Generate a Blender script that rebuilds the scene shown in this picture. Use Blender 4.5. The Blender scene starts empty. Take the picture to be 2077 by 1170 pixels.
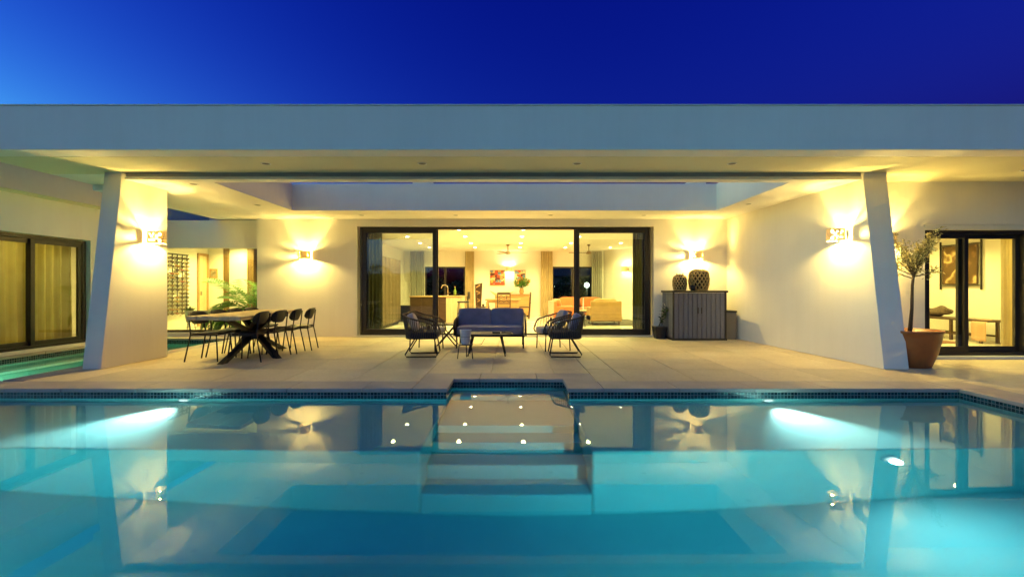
import bpy, math, random
from math import sin, cos, pi, radians
from mathutils import Vector, Matrix
random.seed(7)
SC = bpy.context.scene
COL = SC.collection

# ------------------------------------------------------------------ camera
cam_d = bpy.data.cameras.new('camera')
cam_d.lens = 16.0; cam_d.sensor_width = 36.0; cam_d.clip_start = 0.05; cam_d.clip_end = 3000
cam = bpy.data.objects.new('camera', cam_d); COL.objects.link(cam)
cam.location = (0, 0, 1.2); cam.rotation_euler = (radians(90), 0, 0)
SC.camera = cam

# ------------------------------------------------------------------ world: dusk sky
W = bpy.data.worlds.new('World'); SC.world = W; W.use_nodes = True
wn, wl = W.node_tree.nodes, W.node_tree.links
wn.clear()
SUN_EL, SUN_ROT = radians(-3.0), radians(268)          # sun just set, to the left of the frame
sky = wn.new('ShaderNodeTexSky'); sky.sky_type = 'NISHITA'; sky.sun_disc = False
sky.sun_elevation = SUN_EL; sky.sun_rotation = SUN_ROT
sky.air_density = 1.0; sky.dust_density = 0.5; sky.ozone_density = 3.0
sep = wn.new('ShaderNodeSeparateColor'); cmb = wn.new('ShaderNodeCombineColor')
wl.new(sky.outputs[0], sep.inputs[0])
for ch, (gm, gain) in enumerate(((3.0, 720.0), (2.8, 640.0), (1.22, 6.6))):   # camera-like response: deep saturated dusk blue
    pw = wn.new('ShaderNodeMath'); pw.operation = 'POWER'; pw.inputs[1].default_value = gm
    ml = wn.new('ShaderNodeMath'); ml.operation = 'MULTIPLY'; ml.inputs[1].default_value = gain
    wl.new(sep.outputs[ch], pw.inputs[0]); wl.new(pw.outputs[0], ml.inputs[0]); wl.new(ml.outputs[0], cmb.inputs[ch])
bg = wn.new('ShaderNodeBackground'); bg.inputs['Strength'].default_value = 0.33
out = wn.new('ShaderNodeOutputWorld')
wl.new(cmb.outputs[0], bg.inputs['Color']); wl.new(bg.outputs[0], out.inputs['Surface'])

# the last of the daylight: a very weak, very soft sun from the after-glow side
sun_d = bpy.data.lights.new('sun', 'SUN'); sun_d.energy = 0.24; sun_d.angle = radians(110); sun_d.color = (0.42, 0.86, 1.0)
sun = bpy.data.objects.new('sun', sun_d); COL.objects.link(sun); sun.location = (-20, -12, 12)
sun.rotation_euler = Vector((cos(radians(40))*cos(radians(14)), sin(radians(40))*cos(radians(14)), -sin(radians(14)))).to_track_quat('-Z', 'Y').to_euler()

# ------------------------------------------------------------------ colour management / render
vs = SC.view_settings
vs.view_transform = 'Standard'; vs.look = 'None'; vs.exposure = 2.0; vs.gamma = 1.0; vs.use_curve_mapping = False
SC.render.engine = 'CYCLES'
cy = SC.cycles
cy.use_denoising = True
try: cy.denoiser = 'OPENIMAGEDENOISE'
except Exception: pass
cy.sample_clamp_indirect = 6.0; cy.sample_clamp_direct = 0
cy.use_adaptive_sampling = True; cy.adaptive_threshold = 0.02
cy.max_bounces = 9; cy.diffuse_bounces = 6; cy.glossy_bounces = 4; cy.transmission_bounces = 6
cy.transparent_max_bounces = 24; cy.blur_glossy = 0.3
cy.use_light_tree = True

# ------------------------------------------------------------------ helpers
def lin(h):
    h = h.lstrip('#'); c = [int(h[i:i+2], 16)/255 for i in (0, 2, 4)]
    return tuple(((v/12.92) if v <= 0.04045 else ((v+0.055)/1.055)**2.4) for v in c) + (1,)

class NT:
    """tiny node-tree wrapper"""
    def __init__(s, name):
        s.m = bpy.data.materials.new(name); s.m.use_nodes = True
        s.n, s.l = s.m.node_tree.nodes, s.m.node_tree.links
        s.n.clear(); s.o = s.n.new('ShaderNodeOutputMaterial')
    def new(s, t, **k):
        x = s.n.new(t)
        for a, v in k.items():
            if a.startswith('i_'):
                key = a[2:].replace('_', ' ')
                x.inputs[int(key) if key.isdigit() else key].default_value = v
            else: setattr(x, a, v)
        return x
    def link(s, a, b): s.l.new(a, b)
    def coord(s, kind='Object', scale=(1, 1, 1)):
        t = s.new('ShaderNodeTexCoord'); mp = s.new('ShaderNodeMapping'); mp.inputs['Scale'].default_value = scale
        s.link(t.outputs[kind], mp.inputs[0]); return mp.outputs[0]
    def noise(s, co, sc, det=4, rough=0.55):
        x = s.new('ShaderNodeTexNoise'); x.inputs['Scale'].default_value = sc
        x.inputs['Detail'].default_value = det; x.inputs['Roughness'].default_value = rough
        s.link(co, x.inputs['Vector']); return x.outputs[0]
    def ramp(s, fac, stops):
        r = s.new('ShaderNodeValToRGB'); e = r.color_ramp.elements
        while len(e) < len(stops): e.new(0.5)
        for q, (p, c) in zip(e, stops): q.position = p; q.color = c
        s.link(fac, r.inputs[0]); return r.outputs[0]
    def bump(s, h, dist, strength=1.0):
        b = s.new('ShaderNodeBump'); b.inputs['Distance'].default_value = dist; b.inputs['Strength'].default_value = strength
        s.link(h, b.inputs['Height']); return b.outputs[0]

def vary(c, k): return tuple(min(1, v*k) for v in c[:3]) + (1,)

def mat_std(name, col, rough=0.6, metal=0.0, var=0.12, vscale=3.0, bump=0.0, bscale=60.0, spec=0.5, kind='Object', stretch=(1, 1, 1), col2=None, sheen=0.0):
    """principled with two-scale colour variation, roughness variation and fine bump"""
    t = NT(name)
    p = t.new('ShaderNodeBsdfPrincipled')
    co = t.coord(kind, stretch)
    n1 = t.noise(co, vscale, 5)
    c2 = col2 or vary(col, 1 - 2*var)
    cc = t.ramp(n1, [(0.28, c2), (0.72, vary(col, 1 + var*0.6))])
    t.link(cc, p.inputs['Base Color'])
    rr = t.new('ShaderNodeMapRange'); rr.inputs['To Min'].default_value = max(0.02, rough-0.1); rr.inputs['To Max'].default_value = min(1, rough+0.1)
    t.link(n1, rr.inputs[0]); t.link(rr.outputs[0], p.inputs['Roughness'])
    p.inputs['Metallic'].default_value = metal; p.inputs['Specular IOR Level'].default_value = spec
    if sheen: p.inputs['Sheen Weight'].default_value = sheen
    if bump > 0:
        n2 = t.noise(co, bscale, 3)
        t.link(t.bump(n2, bump), p.inputs['Normal'])
    t.link(p.outputs[0], t.o.inputs[0]); return t.m

def mat_wood(name, c1, c2, scale=6, axis=0, rough=0.5, bump=0.0008):
    t = NT(name); p = t.new('ShaderNodeBsdfPrincipled')
    st = [1, 1, 1]; st[axis] = 0.12
    rnd = t.new('ShaderNodeObjectInfo')
    base = t.new('ShaderNodeTexCoord'); add = t.new('ShaderNodeVectorMath', operation='ADD')
    sc = t.new('ShaderNodeVectorMath', operation='SCALE'); sc.inputs[3].default_value = 13.0
    cmb = t.new('ShaderNodeCombineXYZ')
    for i in range(3): t.link(rnd.outputs['Random'], cmb.inputs[i])
    t.link(cmb.outputs[0], sc.inputs[0]); t.link(base.outputs['Object'], add.inputs[0]); t.link(sc.outputs[0], add.inputs[1])
    mp = t.new('ShaderNodeMapping'); mp.inputs['Scale'].default_value = st; t.link(add.outputs[0], mp.inputs[0])
    n = t.noise(mp.outputs[0], scale*3, 6, 0.65)
    t.link(t.ramp(n, [(0.3, c1), (0.7, c2)]), p.inputs['Base Color'])
    p.inputs['Roughness'].default_value = rough
    t.link(t.bump(n, bump), p.inputs['Normal'])
    t.link(p.outputs[0], t.o.inputs[0]); return t.m

def mat_emit(name, col, strength):
    t = NT(name); e = t.new('ShaderNodeEmission'); e.inputs[0].default_value = col; e.inputs[1].default_value = strength
    t.link(e.outputs[0], t.o.inputs[0]); return t.m

def mat_glass(name, tint=(0.93, 0.97, 0.95, 1), base=0.05):
    t = NT(name)
    tr = t.new('ShaderNodeBsdfTransparent'); tr.inputs[0].default_value = tint
    gl = t.new('ShaderNodeBsdfGlossy'); gl.inputs['Roughness'].default_value = 0.0
    lw = t.new('ShaderNodeLayerWeight'); lw.inputs[0].default_value = 0.5
    pw = t.new('ShaderNodeMath', operation='POWER'); pw.inputs[1].default_value = 4.0; t.link(lw.outputs['Facing'], pw.inputs[0])
    ma = t.new('ShaderNodeMath', operation='MULTIPLY_ADD'); ma.inputs[1].default_value = 0.8; ma.inputs[2].default_value = base
    t.link(pw.outputs[0], ma.inputs[0])
    mx = t.new('ShaderNodeMixShader'); t.link(ma.outputs[0], mx.inputs[0]); t.link(tr.outputs[0], mx.inputs[1]); t.link(gl.outputs[0], mx.inputs[2])
    t.link(mx.outputs[0], t.o.inputs[0]); return t.m

def mat_cloth(name, col, trans=0.35, fold=0.0):
    t = NT(name)
    co = t.coord('Object', (1, 1, 1)); n = t.noise(co, 90, 2)
    c = t.ramp(t.noise(co, 2.5, 3), [(0.3, vary(col, 0.85)), (0.7, vary(col, 1.08))])
    d = t.new('ShaderNodeBsdfDiffuse'); tl = t.new('ShaderNodeBsdfTranslucent')
    t.link(c, d.inputs[0]); t.link(c, tl.inputs[0])
    t.link(t.bump(n, 0.001), d.inputs['Normal'])
    mx = t.new('ShaderNodeMixShader'); mx.inputs[0].default_value = trans
    t.link(d.outputs[0], mx.inputs[1]); t.link(tl.outputs[0], mx.inputs[2]); t.link(mx.outputs[0], t.o.inputs[0]); return t.m

def mat_leaf(name, c1, c2, trans=0.3):
    t = NT(name)
    g = t.new('ShaderNodeNewGeometry')
    c = t.ramp(g.outputs['Random Per Island'], [(0.0, c1), (1.0, c2)])
    d = t.new('ShaderNodeBsdfPrincipled'); d.inputs['Roughness'].default_value = 0.5; tl = t.new('ShaderNodeBsdfTranslucent')
    t.link(c, d.inputs['Base Color']); t.link(c, tl.inputs[0])
    mx = t.new('ShaderNodeMixShader'); mx.inputs[0].default_value = trans
    t.link(d.outputs[0], mx.inputs[1]); t.link(tl.outputs[0], mx.inputs[2]); t.link(mx.outputs[0], t.o.inputs[0]); return t.m

class MB:
    """collects geometry; build() links it as one mesh object"""
    def __init__(s): s.v, s.f = [], []
    def add(s, vs_, fs):
        b = len(s.v); s.v += [tuple(v) for v in vs_]; s.f += [tuple(i+b for i in f) for f in fs]; return s
    def box(s, x0, x1, y0, y1, z0, z1):
        return s.add([(x0,y0,z0),(x1,y0,z0),(x1,y1,z0),(x0,y1,z0),(x0,y0,z1),(x1,y0,z1),(x1,y1,z1),(x0,y1,z1)],
                     [(0,3,2,1),(4,5,6,7),(0,1,5,4),(1,2,6,5),(2,3,7,6),(3,0,4,7)])
    def hexa(s, bot, top):
        return s.add(list(bot)+list(top), [(0,3,2,1),(4,5,6,7),(0,1,5,4),(1,2,6,5),(2,3,7,6),(3,0,4,7)])
    def prism(s, poly, z0, z1):
        n = len(poly)
        return s.add([(x,y,z0) for x,y in poly]+[(x,y,z1) for x,y in poly],
              [tuple(range(n-1,-1,-1)), tuple(range(n,2*n))]+[(i,(i+1)%n,(i+1)%n+n,i+n) for i in range(n)])
    def tube(s, pts, r, n=8, closed=False, cap=True):
        P = [Vector(p) for p in pts]; m = len(P); R = r if isinstance(r, (list, tuple)) else [r]*m
        rings = []; up = None
        for i in range(m):
            a = P[i-1] if (i > 0 or closed) else P[i]; b = P[(i+1) % m] if (i < m-1 or closed) else P[i]
            d = (b-a)
            if d.length < 1e-9: d = Vector((0,0,1))
            d.normalize()
            if up is None:
                up = Vector((0,0,1)) if abs(d.z) < 0.9 else Vector((1,0,0))
            u = (up - d*up.dot(d))
            if u.length < 1e-6: u = d.orthogonal()
            u.normalize(); w = d.cross(u); up = u
            rings.append([P[i] + (u*cos(2*pi*k/n) + w*sin(2*pi*k/n))*R[i] for k in range(n)])
        vs_ = [q for rg in rings for q in rg]; fs = []
        for i in range(m if closed else m-1):
            j = (i+1) % m
            for k in range(n): fs.append((i*n+k, i*n+(k+1) % n, j*n+(k+1) % n, j*n+k))
        if cap and not closed: fs += [tuple(range(n-1,-1,-1)), tuple(range((m-1)*n, m*n))]
        return s.add(vs_, fs)
    def lathe(s, prof, c=(0,0,0), n=24, ang=2*pi, start=0.0):
        vs_, fs = [], []; m = len(prof); full = abs(ang-2*pi) < 1e-6; N = n if full else n+1
        for r, z in prof:
            for k in range(N):
                a = start + ang*k/n; vs_.append((c[0]+r*cos(a), c[1]+r*sin(a), c[2]+z))
        for i in range(m-1):
            for k in range(n):
                k2 = (k+1) % N
                fs.append((i*N+k, i*N+k2, (i+1)*N+k2, (i+1)*N+k))
        return s.add(vs_, fs)
    def ellipsoid(s, c, r, e=1.0, nu=20, nv=12):
        sp = lambda v, p: math.copysign(abs(v)**p, v)
        vs_, fs = [], []
        for i in range(nv+1):
            ph = -pi/2 + pi*i/nv
            for k in range(nu):
                th = 2*pi*k/nu
                vs_.append((c[0]+r[0]*sp(cos(ph),e)*sp(cos(th),e), c[1]+r[1]*sp(cos(ph),e)*sp(sin(th),e), c[2]+r[2]*sp(sin(ph),e)))
        for i in range(nv):
            for k in range(nu): fs.append((i*nu+k, i*nu+(k+1) % nu, (i+1)*nu+(k+1) % nu, (i+1)*nu+k))
        return s.add(vs_, fs)
    def grid(s, fn, nu, nv):
        vs_ = [fn(i/nu, j/nv) for j in range(nv+1) for i in range(nu+1)]
        return s.add(vs_, [(j*(nu+1)+i, j*(nu+1)+i+1, (j+1)*(nu+1)+i+1, (j+1)*(nu+1)+i) for j in range(nv) for i in range(nu)])
    def xf(s, M):
        s.v = [tuple(M @ Vector(v)) for v in s.v]; return s
    def build(s, name, mat, parent=None, smooth=False, bevel=0.0, seg=2, solid=0.0, auto=False, label=None, kind=None):
        me = bpy.data.meshes.new(name)
        off = Vector((0,0,0))
        if parent is not None and parent.get('_world'): off = Vector(parent['_world'])
        me.from_pydata([(v[0]-off.x, v[1]-off.y, v[2]-off.z) for v in s.v], [], s.f)
        me.validate(); me.update()
        o = bpy.data.objects.new(name, me); COL.objects.link(o)
        if mat is not None: me.materials.append(mat)
        if smooth:
            me.polygons.foreach_set('use_smooth', [True]*len(me.polygons))
        if parent is not None:
            o.parent = parent
            if parent.get('_world'): o['_world'] = parent['_world']
        if solid:
            md = o.modifiers.new('solid', 'SOLIDIFY'); md.thickness = solid; md.offset = 0
        if bevel:
            md = o.modifiers.new('bevel', 'BEVEL'); md.width = bevel; md.segments = seg; md.limit_method = 'ANGLE'; md.angle_limit = radians(40)
        if label: o['label'] = label
        if kind: o['kind'] = kind
        return o

def tag(o, label, cat, group=None):
    o['label'] = label; o['category'] = cat
    if group: o['group'] = group
    return o
def empty(name, loc=(0,0,0), rz=0.0, world=False):
    o = bpy.data.objects.new(name, None); COL.objects.link(o)
    o.location = loc; o.rotation_euler = (0,0,rz); o.empty_display_size = 0.1
    if world: o['_world'] = tuple(loc)       # parts are given in scene coordinates
    return o
def thing(name, label, cat, loc=(0,0,0), rz=0.0, group=None, world=False):
    return tag(empty(name, loc, rz, world), label, cat, group)
def struct(o):
    o['kind'] = 'structure'; return o
def kids(o): return [c for c in bpy.data.objects if c.parent == o]
def copy_tree(o, parent=None):
    c = o.copy(); COL.objects.link(c); c.parent = parent
    for ch in kids(o): copy_tree(ch, c)
    return c
def light(kind, name, loc, energy, col, parent=None, size=0.05, rot=None, spot=None, blend=0.5):
    d = bpy.data.lights.new(name, kind); d.energy = energy; d.color = col[:3]; d.shadow_soft_size = size
    if kind == 'SPOT': d.spot_size = spot; d.spot_blend = blend
    o = bpy.data.objects.new(name, d); COL.objects.link(o); o.location = loc
    if rot: o.rotation_euler = rot
    if parent is not None:
        o.parent = parent
        if parent.get('_world'): o.location = Vector(loc) - Vector(parent['_world'])
    return o
def aim(o, d):
    o.rotation_euler = Vector(d).to_track_quat('-Z', 'Y').to_euler()
# ------------------------------------------------------------------ materials
WARM = (1.0, 0.76, 0.19)
WARM_IN = (1.0, 0.79, 0.25)
def plaster(name, col, var=0.03):
    t = NT(name); p = t.new('ShaderNodeBsdfPrincipled')
    co = t.coord('Object')
    n1 = t.noise(co, 0.7, 6, 0.6); n2 = t.noise(co, 45, 4, 0.6); n3 = t.noise(co, 6, 4)
    base = t.ramp(n1, [(0.3, vary(col, 1-2*var)), (0.7, vary(col, 1+var*0.5))])
    stn = t.ramp(t.noise(t.coord('Object', (2.2, 2.2, 0.12)), 2.0, 6, 0.7), [(0.30, (0.975, 0.97, 0.96, 1)), (0.60, (1, 1, 1, 1))])   # faint run-off streaks
    mxs = t.new('ShaderNodeMix', data_type='RGBA', blend_type='MULTIPLY'); mxs.inputs[0].default_value = 1.0
    t.link(base, mxs.inputs[6]); t.link(stn, mxs.inputs[7]); t.link(mxs.outputs[2], p.inputs['Base Color'])
    p.inputs['Roughness'].default_value = 0.85; p.inputs['Specular IOR Level'].default_value = 0.25
    ad = t.new('ShaderNodeMath', operation='MULTIPLY_ADD'); ad.inputs[1].default_value = 0.25
    t.link(n2, ad.inputs[0]); t.link(n3, ad.inputs[2])
    t.link(t.bump(ad.outputs[0], 0.004, 0.6), p.inputs['Normal'])
    t.link(p.outputs[0], t.o.inputs[0]); return t.m
M = {}
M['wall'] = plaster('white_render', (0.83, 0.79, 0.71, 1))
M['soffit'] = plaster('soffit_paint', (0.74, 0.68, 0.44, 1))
M['inwall'] = plaster('interior_paint', (0.80, 0.77, 0.70, 1), 0.015)
M['infloor'] = mat_std('interior_tile', (0.62, 0.56, 0.46, 1), 0.25, var=0.05, vscale=1.2)
M['frame'] = mat_std('bronze_aluminium', (0.022, 0.017, 0.014, 1), 0.38, metal=0.0, var=0.1, vscale=8)
M['glass'] = mat_glass('window_glass', base=0.05)
M['glassdark'] = mat_glass('tinted_glass', (0.70, 0.80, 0.85, 1), 0.02)
M['trim'] = mat_std('cream_aluminium', (0.72, 0.70, 0.62, 1), 0.45, var=0.03)
M['grey_metal'] = mat_std('grey_metal', (0.30, 0.30, 0.30, 1), 0.45, var=0.05)
M['black'] = mat_std('black_powder_coat', (0.010, 0.0095, 0.010, 1), 0.45, var=0.2, vscale=20)
M['blackplastic'] = mat_std('black_plastic', (0.012, 0.011, 0.012, 1), 0.5, var=0.2, vscale=12, bump=0.0004)
def paver_mat():
    t = NT('travertine_paver'); p = t.new('ShaderNodeBsdfPrincipled')
    oi = t.new('ShaderNodeObjectInfo'); co = t.coord('Object')
    off = t.new('ShaderNodeVectorMath', operation='MULTIPLY_ADD')
    cmb = t.new('ShaderNodeCombineXYZ'); t.link(oi.outputs['Random'], cmb.inputs[0]); t.link(oi.outputs['Random'], cmb.inputs[1])
    t.link(cmb.outputs[0], off.inputs[0]); off.inputs[1].default_value = (37, 53, 0); t.link(co, off.inputs[2])
    n1 = t.noise(off.outputs[0], 1.6, 6, 0.6); n2 = t.noise(off.outputs[0], 18, 4, 0.7)
    c = t.ramp(n1, [(0.25, (0.54, 0.42, 0.25, 1)), (0.5, (0.64, 0.52, 0.33, 1)), (0.75, (0.70, 0.59, 0.40, 1))])
    br = t.new('ShaderNodeMapRange'); br.inputs['To Min'].default_value = 0.89; br.inputs['To Max'].default_value = 1.07
    t.link(oi.outputs['Random'], br.inputs[0])
    mx = t.new('ShaderNodeMix', data_type='RGBA', blend_type='MULTIPLY'); mx.inputs[0].default_value = 1
    t.link(c, mx.inputs[6]); t.link(br.outputs[0], mx.inputs[7])
    sp = t.ramp(n2, [(0.35, (0.78, 0.78, 0.78, 1)), (0.6, (1, 1, 1, 1))])
    m2 = t.new('ShaderNodeMix', data_type='RGBA', blend_type='MULTIPLY'); m2.inputs[0].default_value = 0.6
    t.link(mx.outputs[2], m2.inputs[6]); t.link(sp, m2.inputs[7])
    t.link(m2.outputs[2], p.inputs['Base Color'])
    rg = t.new('ShaderNodeMapRange'); rg.inputs['To Min'].default_value = 0.42; rg.inputs['To Max'].default_value = 0.72
    t.link(n1, rg.inputs[0]); t.link(rg.outputs[0], p.inputs['Roughness'])
    t.link(t.bump(n2, 0.0015, 0.7), p.inputs['Normal'])
    t.link(p.outputs[0], t.o.inputs[0]); return t.m
M['paver'] = paver_mat()
M['brownpost'] = mat_wood('brown_timber', (0.10, 0.055, 0.015, 1), (0.19, 0.11, 0.035, 1), 6, axis=2)
M['coping'] = mat_std('coping_stone', (0.44, 0.36, 0.31, 1), 0.55, var=0.12, vscale=2.5, bump=0.001, bscale=30)
M['grout'] = mat_std('grout', (0.30, 0.24, 0.17, 1), 0.9, var=0.1)
def mosaic():
    t = NT('glass_mosaic'); p = t.new('ShaderNodeBsdfPrincipled')
    g = t.new('ShaderNodeTexCoord'); sx = t.new('ShaderNodeSeparateXYZ'); t.link(g.outputs['Object'], sx.inputs[0])
    add = t.new('ShaderNodeMath', operation='ADD'); t.link(sx.outputs[0], add.inputs[0]); t.link(sx.outputs[1], add.inputs[1])
    cm = t.new('ShaderNodeCombineXYZ'); t.link(add.outputs[0], cm.inputs[0]); t.link(sx.outputs[2], cm.inputs[1])
    b = t.new('ShaderNodeTexBrick'); b.offset = 0.0; b.inputs['Scale'].default_value = 1.0
    b.inputs['Brick Width'].default_value = 0.04; b.inputs['Row Height'].default_value = 0.04; b.inputs['Mortar Size'].default_value = 0.0035
    b.inputs['Color1'].default_value = (0.006, 0.028, 0.032, 1); b.inputs['Color2'].default_value = (0.03, 0.12, 0.13, 1)
    b.inputs['Mortar'].default_value = (0.20, 0.24, 0.24, 1); b.inputs['Bias'].default_value = -0.25
    t.link(cm.outputs[0], b.inputs[0])
    t.link(b.outputs['Color'], p.inputs['Base Color']); p.inputs['Roughness'].default_value = 0.18
    inv = t.new('ShaderNodeMath', operation='SUBTRACT'); inv.inputs[0].default_value = 1.0; t.link(b.outputs['Fac'], inv.inputs[1])
    t.link(t.bump(inv.outputs[0], 0.002), p.inputs['Normal'])
    t.link(p.outputs[0], t.o.inputs[0]); return t.m
M['mosaic'] = mosaic()
M['pool'] = mat_std('pool_plaster', (0.41, 0.67, 0.57, 1), 0.75, var=0.05, vscale=1.3, bump=0.001, bscale=40)
def water_mat(name, absorb, dens, wav=1.0):
    t = NT(name)
    rf = t.new('ShaderNodeBsdfRefraction'); rf.inputs['IOR'].default_value = 1.33; rf.inputs['Roughness'].default_value = 0.12
    gl = t.new('ShaderNodeBsdfGlossy'); gl.inputs['Roughness'].default_value = 0.008
    fr_ = t.new('ShaderNodeFresnel'); fr_.inputs['IOR'].default_value = 1.31
    co = t.coord('Object', (0.6, 1.0, 1.0)); n = t.noise(co, 0.9, 2, 0.4); n2 = t.noise(co, 7.0, 3, 0.5)
    ma = t.new('ShaderNodeMath', operation='MULTIPLY_ADD'); ma.inputs[1].default_value = 0.045; t.link(n2, ma.inputs[0]); t.link(n, ma.inputs[2])
    bm = t.bump(ma.outputs[0], 0.0018*wav, 1.0)
    for q in (rf, gl, fr_): t.link(bm, q.inputs['Normal'])
    mx = t.new('ShaderNodeMixShader'); t.link(fr_.outputs[0], mx.inputs[0]); t.link(rf.outputs[0], mx.inputs[1]); t.link(gl.outputs[0], mx.inputs[2])
    t.link(mx.outputs[0], t.o.inputs['Surface'])
    v = t.new('ShaderNodeVolumeAbsorption'); v.inputs['Color'].default_value = absorb; v.inputs['Density'].default_value = dens
    t.link(v.outputs[0], t.o.inputs['Volume']); return t.m
M['water'] = water_mat('pool_water', (0.10, 0.73, 0.91, 1), 0.51)
M['lens'] = mat_emit('pool_light_lens', (0.75, 1.0, 0.95, 1), 0.35)

# ------------------------------------------------------------------ ground and pool
PX0, PX1, PY0, PY1 = -9.6, 5.36, 0.60, 5.46          # pool basin
NX0, NX1, NY = -0.79, 0.69, 6.05                     # stair notch
WZ, LZ, FZ = -0.10, -0.41, -1.56                     # water, ledge, floor levels
LY = 3.93                                            # front of the ledge
GH = (-16.0, 16.0, -9.0, 24.0)
g = MB()
for a in ((-900, GH[0], -900, 900), (GH[1], 900, -900, 900), (GH[0], GH[1], -900, GH[2]), (GH[0], GH[1], GH[3], 900)):
    g.add([(a[0],a[2],-0.12),(a[1],a[2],-0.12),(a[1],a[3],-0.12),(a[0],a[3],-0.12)], [(0,1,2,3)])
M['ground'] = mat_std('dry_lawn', (0.07, 0.08, 0.035, 1), 0.95, var=0.3, vscale=0.8, bump=0.02, bscale=12)
struct(g.build('ground', M['ground']))

pb = empty('pool_basin', (0, 3, 0), world=True); struct(pb)
MB().box(PX0-0.3, PX1+0.3, PY0-0.3, NY+0.3, FZ-0.2, FZ).build('pool_floor', M['pool'], pb)
MB().box(PX0, NX0, LY, PY1, FZ, LZ).build('ledge', M['pool'], pb, bevel=0.03, seg=3)
MB().box(NX1, PX1, LY, PY1, FZ, LZ).build('ledge', M['pool'], pb, bevel=0.03, seg=3)
for i, (y0, dz) in enumerate(((3.93, 1.135), (4.21, 0.88), (4.49, 0.64), (4.77, 0.44))):
    MB().box(NX0, NX1, y0, NY if i == 3 else y0+0.28, FZ, WZ-dz).build('step', M['pool'], pb, bevel=0.015, seg=2)
MB().box(NX0+0.01, NX1-0.01, 5.75, NY, WZ-0.44, WZ-0.24).build('step', M['pool'], pb, bevel=0.015, seg=2)
def pool_wall(x0, x1, y0, y1, name='pool_wall'):
    MB().box(x0, x1, y0, y1, FZ-0.2, -0.20).build(name, M['pool'], pb)
def band(x0, x1, y0, y1):
    MB().box(x0, x1, y0, y1, -0.20, -0.042).build('mosaic_band', M['mosaic'], pb)
e = 0.003
pool_wall(PX0, NX0, PY1, PY1+0.25); band(PX0, NX0+e, PY1-e, PY1+0.25)
pool_wall(NX1, PX1+0.25, PY1, PY1+0.25); band(NX1-e, PX1+0.25, PY1-e, PY1+0.25)
pool_wall(NX0-0.25, NX1+0.25, NY, NY+0.25); band(NX0-0.25, NX1+0.25, NY-e, NY+0.25)
pool_wall(NX0-0.25, NX0-0.001, PY1+0.25, NY); band(NX0-0.25, NX0+e, PY1+0.25+e, NY-2*e)
pool_wall(NX1+0.001, NX1+0.25, PY1+0.25, NY); band(NX1-e, NX1+0.25, PY1+0.25+e, NY-2*e)
pool_wall(PX1, PX1+0.25, PY0, PY1-0.001); band(PX1-e, PX1+0.25, PY0, PY1-2*e)
pool_wall(PX0-0.25, PX0, PY0, PY1+0.25); band(PX0-0.25, PX0+e, PY0, PY1-2*e)
pool_wall(PX0-0.25, PX1+0.25, PY0-0.25, PY0-0.001); band(PX0-0.25, PX1+0.25, PY0-0.25, PY0+e)
d = 0.004
wp = [(PX0-d,PY0-d),(PX1+d,PY0-d),(PX1+d,PY1+d),(NX1+d,PY1+d),(NX1+d,NY+d),(NX0-d,NY+d),(NX0-d,PY1+d),(PX0-d,PY1+d)]
wat = MB().prism(wp, FZ-0.02, WZ).build('pool_water', M['water']); struct(wat)

# canal along the left wing
CX0, CX1, CY0, CY1 = -8.88, -6.65, 5.95, 10.95
cb = empty('canal_basin', (-7.8, 8, 0), world=True); struct(cb)
M['canal'] = mat_std('canal_plaster', (0.42, 0.66, 0.56, 1), 0.8, var=0.06, vscale=1.5)
MB().box(CX0-0.2, CX1+0.2, CY0-0.2, CY1+0.2, -0.95, -0.75).build('pool_floor', M['canal'], cb)
for (a, b, c_, d_) in ((CX0-0.12, CX0, CY0-0.2, CY1+0.2), (CX1, CX1+0.2, CY0-0.2, CY1+0.2), (CX0, CX1, CY0-0.2, CY0), (CX0, CX1, CY1, CY1+0.2)):
    MB().box(a, b, c_, d_, -0.8, -0.165).build('pool_wall', M['canal'], cb)
    MB().box(a, b, c_, d_, -0.165, -0.042).build('mosaic_band', M['mosaic'], cb)
MB().box(CX0, CX0+0.55, CY0, CY1, -0.75, -0.42).build('ledge', M['canal'], cb, bevel=0.02)
M['water2'] = water_mat('canal_water', (0.15, 0.86, 0.72, 1), 0.45)
cw = MB().box(CX0-d, CX1+d, CY0-d, CY1+d, -0.77, -0.13).build('canal_water', M['water2']); struct(cw)

# deck: a bed with individually laid pavers and coping stones
deck = empty('pool_deck', (0, 8, 0), world=True); struct(deck)
bed = MB()
for (x0, x1, y0, y1) in ((-6.45, -1.04, 5.71, 11.55), (-1.04, 0.94, 6.30, 11.55), (0.94, 6.2, 5.71, 11.55), (5.61, 12, -2, 5.71), (6.2, 12, 5.71, 11.0),
                         (PX0-4, 5.61, -9, 0.35), (5.61, 12, -9, -2), (-14, PX0-0.25, 0.35, 5.75), (PX0-0.25, -6.45, 5.71, 5.75)):
    bed.box(x0, x1, y0, y1, -0.30, -0.034)
bed.build('paving_bed', M['grout'], deck)
paver_cache = {}
def slab(x0, x1, y0, y1, mat, name, z0=-0.034, z1=0.0, jit=0.0015):
    w, h = round(x1-x0, 4), round(y1-y0, 4)
    if w < 0.04 or h < 0.04: return
    key = (w, h, name)
    if key not in paver_cache:
        o = MB().box(-w/2, w/2, -h/2, h/2, z0-z1, 0).build(name, mat, None, bevel=0.004, seg=1)
        o.parent = deck; paver_cache[key] = o
    else:
        o = paver_cache[key].copy(); COL.objects.link(o)
    o.location = ((x0+x1)/2, (y0+y1)/2-8, z1 + random.uniform(-jit, jit))
GAP = 0.007; PS = 0.9
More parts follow.
